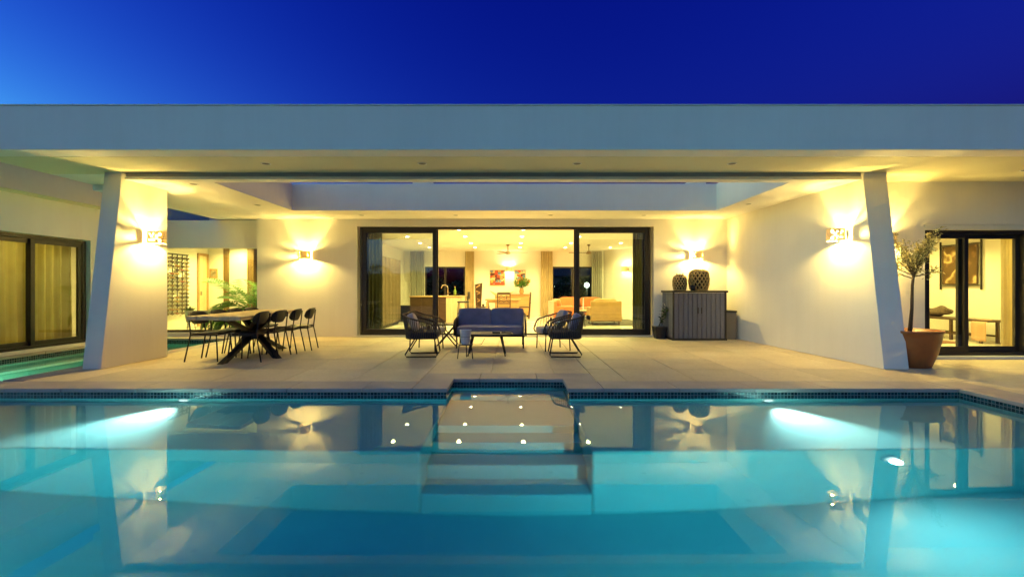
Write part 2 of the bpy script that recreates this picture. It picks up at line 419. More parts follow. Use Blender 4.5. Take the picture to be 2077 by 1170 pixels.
def pave(x0, x1, y0, y1, ox=0.0, oy=5.9):
    i0 = math.floor((x0-ox)/PS); j0 = math.floor((y0-oy)/PS)
    for i in range(i0, math.ceil((x1-ox)/PS)+1):
        for j in range(j0, math.ceil((y1-oy)/PS)+1):
            a, b = max(x0, ox+i*PS), min(x1, ox+(i+1)*PS); c, dd = max(y0, oy+j*PS), min(y1, oy+(j+1)*PS)
            if b-a > 0.05 and dd-c > 0.05: slab(a+GAP/2, b-GAP/2, c+GAP/2, dd-GAP/2, M['paver'], 'paver')
pave(-6.35, -1.2, 5.9, 11.30, ox=-1.2); pave(-1.2, 1.1, 6.45, 11.30, ox=-1.2); pave(1.1, 5.80, 5.9, 11.30, ox=-1.2)
pave(5.80, 10.6, 2.0, 7.70, ox=-1.2)
pave(-9.6, -6.65, 0.0, 0.35)
def cop(x0, x1, y0, y1): slab(x0+GAP/2, x1-GAP/2, y0+GAP/2, y1-GAP/2, M['coping'], 'coping_stone', z0=-0.042, z1=0.002, jit=0.0008)
x = -9.9
while x < -1.2-0.01:
    x2 = min(x+0.9, -1.2); x2 = -1.2 if -1.2-x2 < 0.3 else x2
    cop(x, x2, PY1-0.02, 5.90); x = x2
x = 1.1
while x < 5.34:
    x2 = min(x+0.9, 5.34); x2 = 5.34 if 5.34-x2 < 0.3 else x2
    cop(x, x2, PY1-0.02, 5.90); x = x2
cop(-1.2, NX0+0.02, PY1-0.02, NY); cop(NX1-0.02, 1.1, PY1-0.02, NY)
for k in range(3): cop(-1.2+k*2.3/3, -1.2+(k+1)*2.3/3, NY-0.02, 6.45)
cop(5.34, 5.80, PY1-0.02, 5.90)
y = PY1-0.02
while y > 0.5:
    y2 = max(y-0.9, 0.35); cop(5.34, 5.80, y2, y); y = y2
y = 5.95
while y < 11.2:
    y2 = min(y+0.9, 11.25); cop(-6.67, -6.35, y, y2); y = y2
y = 5.95
while y < 10.9:
    y2 = min(y+0.9, 10.97); cop(-9.0, -8.86, y, y2); y = y2
cop(-8.86, -6.67, 10.93, 11.25)
x = -9.6
while x < 5.3:
    x2 = min(x+0.9, 5.36); cop(x, x2, 0.30, 0.62); x = x2

# ------------------------------------------------------------------ villa
V = thing('villa', 'white flat roofed modern villa with covered terrace facing the pool', 'house', (0, 11.3, 0), world=True)
SF, SB, RT, RF = 3.02, 2.92, 3.507, 3.60
# roof slab pieces
MB().box(-16, 16, 5.98, 6.30, SF, RF).build('fascia_beam', M['wall'], V, bevel=0.008)
for k in range(11): MB().box(-16+k*3.0-0.5, -13.004+k*3.0-0.5, 5.968, 6.31, RF+0.001, RF+0.016).build('parapet_cap', M['trim'], V, bevel=0.003)
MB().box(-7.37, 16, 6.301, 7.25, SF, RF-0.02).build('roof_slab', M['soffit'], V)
MB().box(-16, -8.65, 6.301, 13.0, SB, RT).build('roof_slab', M['soffit'], V)
MB().box(-6.37, 5.70, 7.251, 7.40, SB, RT+0.02).build('lintel_beam', M['wall'], V)
MB().box(-6.37, -4.85, 7.401, 11.9, SB, RT).build('roof_slab', M['wall'], V)
MB().box(-7.37, -6.371, 7.251, 8.0, SF, RT).build('roof_slab', M['wall'], V)
MB().box(-7.37, -6.371, 8.001, 11.9, SB, RT).build('roof_slab', M['wall'], V)
MB().box(4.51, 5.70, 7.401, 10.04, SB, RT).build('roof_slab', M['wall'], V)
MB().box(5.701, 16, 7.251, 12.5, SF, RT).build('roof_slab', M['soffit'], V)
MB().box(-4.849, 5.70, 10.041, 20.0, SB, RT).build('roof_slab', M['wall'], V)
MB().box(-16, -8.0, 13.001, 20, SB, RT).build('roof_slab', M['wall'], V)
MB().box(-2.22, -1.80, 10.15, 10.6, RT, RT+0.11).build('roof_vent', M['wall'], V, bevel=0.01)
MB().box(3.98, 4.33, 10.15, 10.6, RT, RT+0.11).build('roof_vent', M['wall'], V, bevel=0.01)
# screen cassette / track below the lintel
MB().box(-6.08, 5.49, 7.16, 7.249, 2.955, 3.019).build('screen_cassette', M['grey_metal'], V, bevel=0.004)
MB().box(-6.08, 5.49, 7.14, 7.26, 2.905, 2.953).build('screen_rail', M['trim'], V, bevel=0.006)
# downlights in the soffits (switched off)
M['dl_dark'] = mat_std('downlight_reflector', (0.05, 0.045, 0.04, 1), 0.3, metal=0.6, var=0.05)
def downlight_off(x, y, z):
    b = MB().lathe([(0.052, -0.004), (0.070, -0.006), (0.072, 0.0), (0.05, 0.0)], (x, y, z), 20).build('downlight', M['trim'], V, smooth=True)
    MB().lathe([(0.0, 0.0), (0.03, -0.001), (0.052, -0.004)], (x, y, z-0.0005), 16).build('reflector', M['dl_dark'], b, smooth=True)
for x in (-3.59, -1.31, 0.95, 3.21): downlight_off(x, 6.64, SF)
for x, y in ((-5.25, 9.4), (-5.25, 7.5), (-3.53, 10.7), (-1.32, 10.7), (0.91, 10.7), (3.1, 10.7), (4.82, 9.28)): downlight_off(x, y, SB)
# right patio soffit
downlight_off(7.9, 7.0, SF)

# slanted wing walls
def wing(xa_n, xa_f, xb_n, xb_f, yn_b, yn_t, yf, ztop):
    bot = [(xa_n, yn_b, 0.003), (xb_n, yn_b, 0.003), (xb_f, yf, 0.003), (xa_f, yf, 0.003)]
    top = [(xa_n, yn_t, ztop), (xb_n, yn_t, ztop), (xb_f, yf, ztop), (xa_f, yf, ztop)]
    return MB().hexa(bot, top)
wing(-6.375, -6.375, -6.10, -6.08, 6.75, 7.12, 8.03, SF-0.001).build('wing_wall', M['wall'], V, bevel=0.006)
wing(5.52, 5.33, 5.89, 5.89, 6.75, 7.15, 11.30, SB-0.001).build('wing_wall', M['wall'], V, bevel=0.006)
wing(5.521, 5.512, 5.889, 5.889, 7.13, 7.15, 7.25, SF-0.001).build('wing_wall_head', M['wall'], V)
# back wall of the terrace
DX0, DX1, DT = -3.80, 3.47, 2.74
MB().box(-6.33, DX0-0.05, 11.30, 11.58, 0, SB-0.001).build('wall', M['wall'], V)
MB().box(DX1+0.05, 5.34, 11.30, 11.58, 0, SB-0.001).build('wall', M['wall'], V)
MB().box(DX0-0.05, DX1+0.05, 11.30, 11.58, DT, SB-0.001).build('lintel', M['wall'], V)
MB().box(-9.0, -6.331, 11.36, 11.58, 2.21, SB-0.02).build('lintel', M['wall'], V)
MB().box(-9.0, -6.331, 11.36, 11.58, -0.10, 0.10).build('sill', M['wall'], V)
MB().box(DX0-0.05, DX1+0.05, 11.27, 11.58, 0.0, 0.035).build('threshold', M['trim'], V, bevel=0.004)
# left wing facade with its sliding door
LX = -9.0
MB().box(-9.3, LX, 4.0, 6.70, -0.03, SB-0.001).build('wall', M['wall'], V)
MB().box(-9.3, LX, 9.72, 11.57, -0.03, SB-0.001).build('wall', M['wall'], V)
MB().box(-9.3, LX, 6.70, 9.72, 2.22, SB-0.001).build('lintel', M['wall'], V)
MB().box(-9.3, LX, 6.70, 9.72, -0.03, 0.06).build('sill', M['wall'], V)
# right room facade
RY = 7.76
MB().box(5.895, 7.04, RY, RY+0.28, 0, SF-0.001).build('wall', M['wall'], V)
MB().box(8.88, 12.0, RY, RY+0.28, 0, SF-0.001).build('wall', M['wall'], V)
MB().box(7.04, 8.88, RY, RY+0.28, 2.29, SF-0.001).build('lintel', M['wall'], V)
MB().box(7.04, 8.88, RY-0.05, RY+0.28, 0.0, 0.05).build('threshold', M['trim'], V, bevel=0.004)
MB().box(7.02, 8.90, RY-0.012, RY+0.05, 2.20, 2.285).build('shutter_box', M['trim'], V, bevel=0.006)

def sash(x0, x1, y, z0, z1, w=0.07, dp=0.05, axis='x', parent=None, pane=True, gl='glass', bot=None):
    """one glazed sash: frame with a pane sub-part; axis='x' lies in the XZ plane, 'y' in the YZ plane"""
    b = bot or w
    m = MB()
    def bx(a0, a1, c0, c1, t0=-dp/2, t1=dp/2):
        if axis == 'x': m.box(a0, a1, y+t0, y+t1, c0, c1)
        else: m.box(y+t0, y+t1, a0, a1, c0, c1)
    bx(x0, x0+w, z0, z1); bx(x1-w, x1, z0, z1); bx(x0+w, x1-w, z1-w, z1); bx(x0+w, x1-w, z0, z0+b)
    o = m.build('sash', M['frame'], parent, bevel=0.004)
    if pane:
        p = MB()
        if axis == 'x': p.box(x0+w-0.005, x1-w+0.005, y-0.004, y+0.004, z0+b-0.005, z1-w+0.005)
        else: p.box(y-0.004, y+0.004, x0+w-0.005, x1-w+0.005, z0+b-0.005, z1-w+0.005)
        p.build('pane', M[gl], o)
    return o
# main sliding door: outer frame + two visible outer sashes + one parked sash behind the right one
fr = MB()
fr.box(DX0, DX0+0.06, 11.37, 11.53, 0.036, DT-0.01); fr.box(DX1-0.06, DX1, 11.37, 11.53, 0.036, DT-0.01)
fr.box(DX0+0.06, DX1-0.06, 11.37, 11.53, DT-0.06, DT-0.01); fr.box(DX0+0.06, DX1-0.06, 11.37, 11.53, 0.036, 0.075)
fr.build('door_frame', M['frame'], V, bevel=0.004)
sash(DX0+0.06, -1.90, 11.42, 0.075, DT-0.06, w=0.09, parent=V, bot=0.11)
sash(1.60, DX1-0.06, 11.42, 0.075, DT-0.06, w=0.09, parent=V, bot=0.11)
sash(DX0+0.10, -1.86, 11.48, 0.078, DT-0.062, w=0.09, parent=V, bot=0.11)
sash(1.56, DX1-0.10, 11.48, 0.078, DT-0.062, w=0.09, parent=V, bot=0.11)
# left wing sliding door
fr = MB()
fr.box(-9.20, -9.08, 6.70, 6.76, 0.06, 2.20); fr.box(-9.20, -9.08, 9.62, 9.70, 0.06, 2.20)
fr.box(-9.20, -9.08, 6.76, 9.62, 2.14, 2.20); fr.box(-9.20, -9.08, 6.76, 9.62, 0.06, 0.12)
fr.build('door_frame', M['frame'], V, bevel=0.004)
sash(8.60, 9.62, -9.12, 0.12, 2.14, w=0.08, axis='y', parent=V)
sash(7.60, 8.68, -9.17, 0.12, 2.14, w=0.08, axis='y', parent=V)
sash(6.76, 7.68, -9.12, 0.12, 2.14, w=0.08, axis='y', parent=V)
# right room sliding door
fr = MB()
fr.box(7.06, 7.12, RY+0.06, RY+0.20, 0.05, 2.20); fr.box(8.80, 8.86, RY+0.06, RY+0.20, 0.05, 2.20)
fr.box(7.12, 8.80, RY+0.06, RY+0.20, 2.13, 2.20); fr.box(7.12, 8.80, RY+0.06, RY+0.20, 0.05, 0.10)
fr.build('door_frame', M['frame'], V, bevel=0.004)
sash(7.12, 7.86, RY+0.10, 0.10, 2.13, w=0.07, parent=V, bot=0.10)
sash(7.74, 8.80, RY+0.16, 0.10, 2.13, w=0.07, parent=V, bot=0.10)
# passage window in the back wall (left)
fr = MB()
fr.box(-8.98, -6.34, 11.44, 11.52, 0.10, 0.16)
fr.build('window_frame', M['frame'], V, bevel=0.003)
MB().box(-8.98, -6.34, 11.476, 11.484, 0.161, 2.209).build('pane', M['glass'], V)
# --- living room shell
IX0, IX1, IY, IZ = -4.6, 5.3, 19.4, 2.80
MB().box(IX0, IX1, 11.58, IY, -0.08, 0.03).build('interior_floor', M['infloor'], V)
MB().box(IX0-0.2, IX1+0.2, 11.58, IY+0.2, IZ, SB-0.002).build('interior_ceiling', M['inwall'], V)
MB().box(IX0-0.2, IX0, 11.58, IY+0.2, 0, IZ).build('interior_wall', M['inwall'], V)
MB().box(IX1, IX1+0.2, 11.58, 16.6, 0, IZ).build('interior_wall', M['inwall'], V)
MB().prism([(5.3, 16.6), (5.5, 16.6), (5.5, 19.6), (3.9, 19.6), (3.9, 19.4)], 0, IZ).build('interior_wall', M['inwall'], V)
for (x0, x1, z0, z1) in ((IX0, -3.72, 0, IZ), (-2.0, 1.70, 0, IZ), (3.45, 3.9, 0, IZ), (-3.72, -2.0, 2.13, IZ), (1.70, 3.45, 2.13, IZ), (-3.72, -2.0, 0, 0.06), (1.7, 3.45, 0, 0.06)):
    MB().box(x0, x1, IY, IY+0.2, z0, z1).build('interior_wall', M['inwall'], V)
for (a, b, c) in ((-3.72, -2.86, -2.0), (1.70, 2.60, 3.45)):
    sash(a, b+0.03, IY+0.10, 0.06, 2.13, w=0.07, parent=V, gl='glassdark'); sash(b-0.03, c, IY+0.155, 0.06, 2.13, w=0.07, parent=V, gl='glassdark')
# --- left wing room
MB().box(-13, -9.3, 4.0, 11.57, -0.08, 0.05).build('interior_floor', M['infloor'], V)
MB().box(-13.2, -13, 4.0, 11.57, 0, SB).build('interior_wall', M['inwall'], V)
MB().box(-13.2, -9.3, 3.8, 4.0, 0, SB).build('interior_wall', M['inwall'], V)
MB().box(-13.2, -9.3, 11.57, 11.77, 0, SB).build('interior_wall', M['inwall'], V)
# --- passage room behind the left window
MB().box(-9.4, -5.6, 11.58, 14.0, -0.08, 0.08).build('interior_floor', M['infloor'], V)
MB().box(-9.6, -9.35, 11.78, 14.2, 0, 2.7).build('interior_wall', M['inwall'], V)
MB().box(-5.6, -5.4, 11.58, 14.2, 0, 2.7).build('interior_wall', M['inwall'], V)
MB().box(-9.6, -5.4, 11.581, 14.2, 2.62, 2.78).build('interior_ceiling', M['inwall'], V)
MB().box(-9.35, -8.86, 14.0, 14.2, 0, 2.62).build('interior_wall', M['inwall'], V)
MB().box(-7.35, -5.6, 14.0, 14.2, 0, 2.62).build('interior_wall', M['inwall'], V)
MB().box(-8.86, -8.73, 13.97, 14.17, 0.081, 2.619).build('post', M['brownpost'], V, bevel=0.004)
MB().box(-8.13, -7.93, 13.97, 14.17, 0.081, 2.619).build('post', M['brownpost'], V, bevel=0.004)
MB().box(-8.729, -8.131, 14.06, 14.10, 0.081, 2.619).build('interior_wall', M['inwall'], V)
MB().box(-7.929, -7.351, 14.08, 14.088, 0.081, 2.619).build('pane', M['glass'], V)
# --- right room
MB().box(5.9, 10.7, RY+0.28, 12.4, -0.08, 0.05).build('interior_floor', M['infloor'], V)
MB().box(5.9, 10.9, 12.2, 12.4, 0, SF).build('interior_wall', M['inwall'], V)
MB().box(10.45, 10.7, RY+0.28, 12.2, 0, SF).build('interior_wall', M['inwall'], V)
MB().box(5.895, 6.0, RY+0.28, 12.2, 0, SF).build('interior_wall', M['inwall'], V)
MB().box(6.0, 10.45, RY+0.28, 12.2, 2.60, 2.70).build('interior_ceiling', M['inwall'], V)
# ------------------------------------------------------------------ wall lamps (lit)
M['lampmetal'] = mat_std('lamp_champagne_metal', (0.60, 0.52, 0.38, 1), 0.35, metal=0.3, var=0.05)
M['bulb'] = mat_emit('warm_bulb', (1.0, 0.74, 0.20, 1), 1800.0)
M['bulb_up'] = mat_emit('warm_bulb_upper', (1.0, 0.74, 0.20, 1), 640.0)
M['bulb_in'] = mat_emit('warm_bulb_indoor', (1.0, 0.80, 0.36, 1), 450.0)
def shade_mat():
    t = NT('lamp_alabaster'); d_ = t.new('ShaderNodeBsdfPrincipled'); d_.inputs['Base Color'].default_value = (0.66, 0.56, 0.38, 1); d_.inputs['Roughness'].default_value = 0.4
    tl = t.new('ShaderNodeBsdfTranslucent'); tl.inputs[0].default_value = (0.85, 0.7, 0.42, 1)
    mx = t.new('ShaderNodeMixShader'); mx.inputs[0].default_value = 0.14; t.link(d_.outputs[0], mx.inputs[1]); t.link(tl.outputs[0], mx.inputs[2]); t.link(mx.outputs[0], t.o.inputs[0]); return t.m
M['lampshade'] = shade_mat()
def wall_lamp(loc, rz, label, bulb='bulb', holes=True, flip=1):
    """half-cylinder up-and-down sconce; local +x points out of the wall"""
    L = thing('wall_lamp', label, 'wall lamp', loc, rz, 'wall lamps of the villa')
    MB().box(0.002, 0.016, -0.06, 0.06, -0.075, 0.075).build('back_plate', M['lampmetal'], L, bevel=0.003)
    R, H, N, K = 0.13, 0.10, 18, 6
    sh = MB()
    skip = {(4,1),(4,2),(3,3),(5,3),(4,4),(2,1),(2,4),(3,1),(5,2),(6,4),(6,1),(12,2),(12,3)} if holes else set()
    pt = lambda i, j, r: (0.14 + r*cos(-pi*0.76 + pi*1.52*i/N), flip*r*sin(-pi*0.76 + pi*1.52*i/N), -H + 2*H*j/K)
    for i in range(N):
        for j in range(K):
            if (i, j) in skip: continue
            a = [pt(i,j,R), pt(i+1,j,R), pt(i+1,j+1,R), pt(i,j+1,R)]; b = [pt(i,j,R-0.004), pt(i+1,j,R-0.004), pt(i+1,j+1,R-0.004), pt(i,j+1,R-0.004)]
            sh.add(a+b, [(0,1,2,3),(7,6,5,4),(0,4,5,1),(1,5,6,2),(2,6,7,3),(3,7,4,0)])
    s_ = sh.build('lamp_shade', M['lampshade'], L)
    MB().box(0.016, 0.205, -0.012, 0.012, -0.012, 0.012).build('bulb_holder', M['lampmetal'], L)
    for z, bm_ in ((-0.06, bulb), (0.055, 'bulb_up' if bulb == 'bulb' else bulb)): MB().ellipsoid((0.205, 0, z), (0.02, 0.02, 0.02), 1.0, 8, 5).build('bulb', M[bm_], L, smooth=True)
    return L
LH = 2.02
wall_lamp((-5.08, 11.298, LH), -pi/2, 'lit wall lamp on the back wall behind the dining table')
wall_lamp((4.53, 11.298, LH), -pi/2, 'lit wall lamp on the back wall above the woven baskets')
wall_lamp((-6.088, 7.62, LH+0.03), 0.0, 'lit wall lamp on the slanted pillar left of the dining table')
wall_lamp((5.478, 7.50, LH+0.06), pi - 0.04, 'lit wall lamp on the long wall nearest the potted tree', flip=-1)
wall_lamp((6.27, RY-0.002, LH), -pi/2, 'lit wall lamp hidden behind the right pillar above the potted tree')
wall_lamp((-0.12, IY-0.002, 2.02), -pi/2, 'lit indoor wall lamp between the two paintings', 'bulb_in', False)
wall_lamp((4.52, 18.148, 1.97), -pi/2-0.463+0.0-0.0, 'lit indoor wall lamp right of the grey curtain', 'bulb_in', False)

# ------------------------------------------------------------------ indoor downlights (lit, part of the villa)
M['dl_lit'] = mat_emit('lit_downlight', (1.0, 0.86, 0.55, 1), 14.0)
def downlight_on(x, y, z, p, col=WARM_IN):
    b = MB().lathe([(0.055, -0.003), (0.078, -0.005), (0.08, 0.0), (0.05, 0.0)], (x, y, z), 16).build('downlight', M['trim'], V, smooth=True)
    MB().lathe([(0.0, 0.0), (0.057, -0.001)], (x, y, z-0.003), 16).build('lens', M['dl_lit'], b)
    light('SPOT', 'downlight_beam', (x, y, z-0.02), p, col, V, size=0.05, rot=(0, 0, 0), spot=radians(150), blend=0.6)
for x in (-3.24, -1.45, 0.31, 2.08, 3.84):
    for y in (14.07, 16.05, 17.8): downlight_on(x, y, IZ, 64)
for x in (-3.24, -1.45, 0.31, 2.08, 3.84): downlight_on(x, 12.4, IZ, 64)
for x, y in ((7.2, 9.2), (9.0, 9.2), (7.2, 11.2), (9.4, 10.8)): downlight_on(x, y, 2.60, 75, WARM)
for x, y in ((-8.3, 12.5), (-8.3, 13.5), (-6.6, 13.0)): downlight_on(x, y, 2.62, 80, WARM)
for x, y in ((-10.6, 7.2), (-10.6, 9.0)): downlight_on(x, y, SB-0.002, 75, WARM)

# ------------------------------------------------------------------ pool lights
def pool_light(loc, d, label, power, spot=80, col=(0.46, 1.0, 0.82)):
    P = thing('pool_light', label, 'pool light', loc, math.atan2(d[1], d[0]), 'underwater pool lights')
    m = MB().lathe([(0.0, 0.0), (0.06, 0.0), (0.075, 0.012), (0.085, 0.006), (0.085, -0.01)], (0,0,0), 20).xf(Matrix.Rotation(pi/2, 4, 'Y'))
    m.build('trim_ring', M['trim'], P, smooth=True)
    MB().lathe([(0.0, 0.004), (0.055, 0.001)], (0,0,0), 20).xf(Matrix.Translation((0.012,0,0)) @ Matrix.Rotation(pi/2, 4, 'Y')).build('lens', M['lens'], P)
    o = light('SPOT', 'pool_light_beam', Vector(loc) + Vector(d).normalized()*0.05, power, col, None, size=0.045, spot=radians(spot), blend=1.0)
    aim(o, d); return P
pool_light((-3.93, PY1-0.006, WZ-0.17), (0, -1, -0.01), 'glowing underwater light in the pool wall left of the steps', 140, 72, (0.85, 1.0, 0.95))
pool_light((3.07, PY1-0.006, WZ-0.17), (0, -1, -0.01), 'glowing underwater light in the pool wall right of the steps', 140, 72, (0.85, 1.0, 0.95))
pool_light((3.26, LY-0.012, WZ-0.55), (0.12, -1, -0.35), 'bright underwater light in the ledge front at the right', 26, 165, (0.75, 1.0, 0.93))
pool_light((-3.9, PY0+0.012, WZ-0.6), (0, 1, -0.05), 'underwater light in the near pool wall at the left', 86, 110)
pool_light((1.8, PY0+0.012, WZ-0.6), (0, 1, -0.05), 'underwater light in the near pool wall at the right', 86, 110)
pool_light((-7.6, CY0+0.012, -0.35), (0, 1, -0.02), 'underwater light in the canal beside the left wing', 60, 140, (0.6, 1.0, 0.75))
# ------------------------------------------------------------------ terrace furniture
M['teak'] = mat_wood('light_oak_top', (0.44, 0.30, 0.13, 1), (0.64, 0.48, 0.25, 1), 5, axis=1, rough=0.5)
M['cush_navy'] = mat_std('slate_blue_fabric', (0.21, 0.20, 0.29, 1), 0.9, var=0.12, vscale=6, bump=0.0012, bscale=220, sheen=0.3)
M['cush_grey'] = mat_std('warm_grey_fabric', (0.33, 0.30, 0.32, 1), 0.9, var=0.12, vscale=6, bump=0.0012, bscale=220, sheen=0.2)
M['cush_pattern'] = mat_std('purple_black_fabric', (0.035, 0.028, 0.045, 1), 0.9, var=0.2, vscale=10, bump=0.0012, bscale=200)
M['rope'] = mat_std('brown_rope', (0.14, 0.10, 0.055, 1), 0.8, var=0.25, vscale=30, bump=0.002, bscale=300)
M['white_enamel'] = mat_std('white_enamel', (0.62, 0.62, 0.66, 1), 0.4, var=0.06, vscale=8)
M['stone_top'] = mat_std('dark_slate_top', (0.035, 0.036, 0.045, 1), 0.3, var=0.2, vscale=8)

# --- dining table
DT_ = thing('dining_table', 'long oak topped dining table with crossed black legs on the terrace', 'table', (-4.62, 8.2, 0), world=True)
NL, NR, FR, FL = (-5.10, 7.12), (-4.16, 6.98), (-4.42, 9.42), (-5.22, 9.45)
n = 5
lerp = lambda a, b, t: (a[0]+(b[0]-a[0])*t, a[1]+(b[1]-a[1])*t)
for k in range(n):
    a, b, c, d_ = lerp(NL, NR, k/n+0.003), lerp(NL, NR, (k+1)/n-0.003), lerp(FL, FR, (k+1)/n-0.003), lerp(FL, FR, k/n+0.003)
    MB().prism([a, b, c, d_], 0.705, 0.765).build('plank', M['teak'], DT_, bevel=0.006, seg=2)
MB().box(-5.0, -4.3, 7.7, 8.75, 0.665, 0.704).build('under_frame', M['black'], DT_, bevel=0.006)
hub = (-4.66, 8.22, 0.42)
for (fx, fy, tx, ty) in ((-4.62, 7.25, -4.72, 9.0), (-4.05, 7.85, -5.05, 8.55), (-4.58, 9.10, -4.70, 7.55), (-5.18, 8.50, -4.42, 7.95)):
    m = MB()
    P0, P1 = Vector((fx, fy, 0.0)), Vector((tx, ty, 0.665))
    dv = (P1-P0); dh = Vector((dv.x, dv.y, 0)).normalized(); sd = Vector((-dh.y, dh.x, 0))
    w, t_ = 0.075, 0.05
    q = lambda p: [p - dh*w - sd*t_, p + dh*w - sd*t_, p + dh*w + sd*t_, p - dh*w + sd*t_]
    m.hexa(q(P0), q(P1)); m.build('leg', M['black'], DT_, bevel=0.006)
MB().box(hub[0]-0.13, hub[0]+0.13, hub[1]-0.13, hub[1]+0.13, 0.30, 0.42).build('leg_hub', M['black'], DT_, bevel=0.02)

# --- dining chairs
def dining_chair():
    c = thing('dining_chair', '', 'chair', (0,0,0), 0, 'black dining chairs round the terrace table')
    def seat(u, v):
        x = -0.20 + 0.42*u; y = -0.21 + 0.42*v
        k = 1 - 0.16*max(0, u-0.55)
        return (x, y*k*(1.0), 0.455 - 0.018*math.exp(-((u-0.45)**2+(v-0.5)**2)*9) + 0.012*abs(2*v-1)**3)
    MB().grid(seat, 10, 10).build('seat', M['blackplastic'], c, smooth=True, solid=0.022)
    def back(u, v):
        a = 2*u-1; b = 2*v-1
        hw = 0.235*(1 - 0.30*abs(b)**3.2); y = a*hw
        z = 0.715 + 0.105*b*(1 - 0.10*abs(a)**3)
        x = -0.262 + 0.075*(y/0.235)**2 - 0.035*b + 0.012*b*b
        return (x, y, z)
    MB().grid(back, 14, 8).build('backrest', M['blackplastic'], c, smooth=True, solid=0.020)
    for s in (-1, 1):
        MB().tube([(-0.30, s*0.215, 0), (-0.215, s*0.195, 0.44), (-0.222, s*0.190, 0.50), (-0.258, s*0.178, 0.78)], 0.0115, 8).build('leg', M['black'], c, smooth=True)
        MB().tube([(0.235, s*0.215, 0), (0.195, s*0.185, 0.44)], 0.0115, 8).build('leg', M['black'], c, smooth=True)
    MB().tube([(-0.205, -0.195, 0.436), (0.195, -0.185, 0.436), (0.195, 0.185, 0.436), (-0.205, 0.195, 0.436)], 0.011, 6, closed=True).build('seat_frame', M['black'], c, smooth=True)
    return c
chair0 = dining_chair()
chairs = [(-5.06, 7.66, 0.03, 'black dining chair on the canal side of the table, nearest the pool'),
          (-5.05, 8.17, -0.02, 'black dining chair on the canal side, second from the pool'),
          (-5.05, 8.68, 0.04, 'black dining chair on the canal side, third from the pool'),
          (-5.04, 9.19, -0.03, 'black dining chair on the canal side, farthest from the pool'),
          (-4.39, 7.60, pi+0.05, 'black dining chair on the sofa side of the table, nearest the pool'),
          (-4.32, 8.06, pi-0.02, 'black dining chair on the sofa side, second from the pool'),
          (-4.26, 8.52, pi+0.10, 'black dining chair on the sofa side, third from the pool'),
          (-4.20, 8.98, pi+0.13, 'black dining chair on the sofa side, farthest from the pool')]
for i, (x, y, rz, lb) in enumerate(chairs):
    o = chair0 if i == 0 else copy_tree(chair0)
    # x,y locate the middle of the seat; backs point away from the table
    o.location = (x, y, 0); o.rotation_euler = (0, 0, rz); o['label'] = lb

# --- sofa
S = thing('sofa', 'two seat terrace sofa with slate blue cushions and black frame', 'sofa', (-0.44, 9.45, 0), world=True)
sx0, sx1, sf, sb_ = -1.16, 0.28, 9.10, 9.78
for (x, y) in ((sx0+0.05, sf+0.04), (sx1-0.05, sf+0.04), (sx0+0.05, sb_-0.03), (sx1-0.05, sb_-0.03)):
    MB().tube([(x, y, 0), (x, y, 0.24)], 0.016, 8).build('leg', M['black'], S, smooth=True)
MB().box(sx0+0.02, sx1-0.02, sf, sb_, 0.235, 0.275).build('frame', M['black'], S, bevel=0.008)
for s, x in ((-1, sx0), (1, sx1)):
    a = MB()
    a.tube([(x, sf+0.02, 0.25), (x, sf-0.005, 0.46), (x, sf+0.05, 0.545), (x, sf+0.2, 0.565), (x, sb_-0.10, 0.60), (x, sb_+0.02, 0.66), (x, sb_+0.03, 0.58), (x, sb_, 0.25)], 0.015, 8)
    ao = a.build('arm', M['black'], S, smooth=True)
    st = MB()
    for k in range(26):
        y = sf+0.03 + (sb_-sf-0.05)*k/25
        st.box(x-0.007, x+0.007, y-0.009, y+0.009, 0.26, 0.50 + 0.07*min(1, k/4) + 0.03*k/25)
    st.build('rope_weave', M['rope'], ao, kind='stuff')
bk = MB()
for k in range(52):
    x = sx0+0.03+(sx1-sx0-0.06)*k/51
    bk.box(x-0.008, x+0.008, sb_-0.01, sb_+0.005, 0.26, 0.66)
bk.build('rope_weave', M['rope'], S, kind='stuff')
MB().tube([(sx0, sb_+0.02, 0.66), (sx1, sb_+0.02, 0.66)], 0.015, 8).build('back_rail', M['black'], S, smooth=True)
MB().ellipsoid(((sx0+sx1)/2, sf+0.31, 0.355), (0.68, 0.345, 0.088), 0.28, 40, 16).build('seat_cushion', M['cush_navy'], S, smooth=True)
for x in (-0.785, -0.095):
    m = MB().ellipsoid((0, 0, 0), (0.347, 0.085, 0.205), 0.22, 44, 20).xf(Matrix.Translation((x, 9.66, 0.575)) @ Matrix.Rotation(radians(-10), 4, 'X'))
    m.build('back_cushion', M['cush_navy'], S, smooth=True)

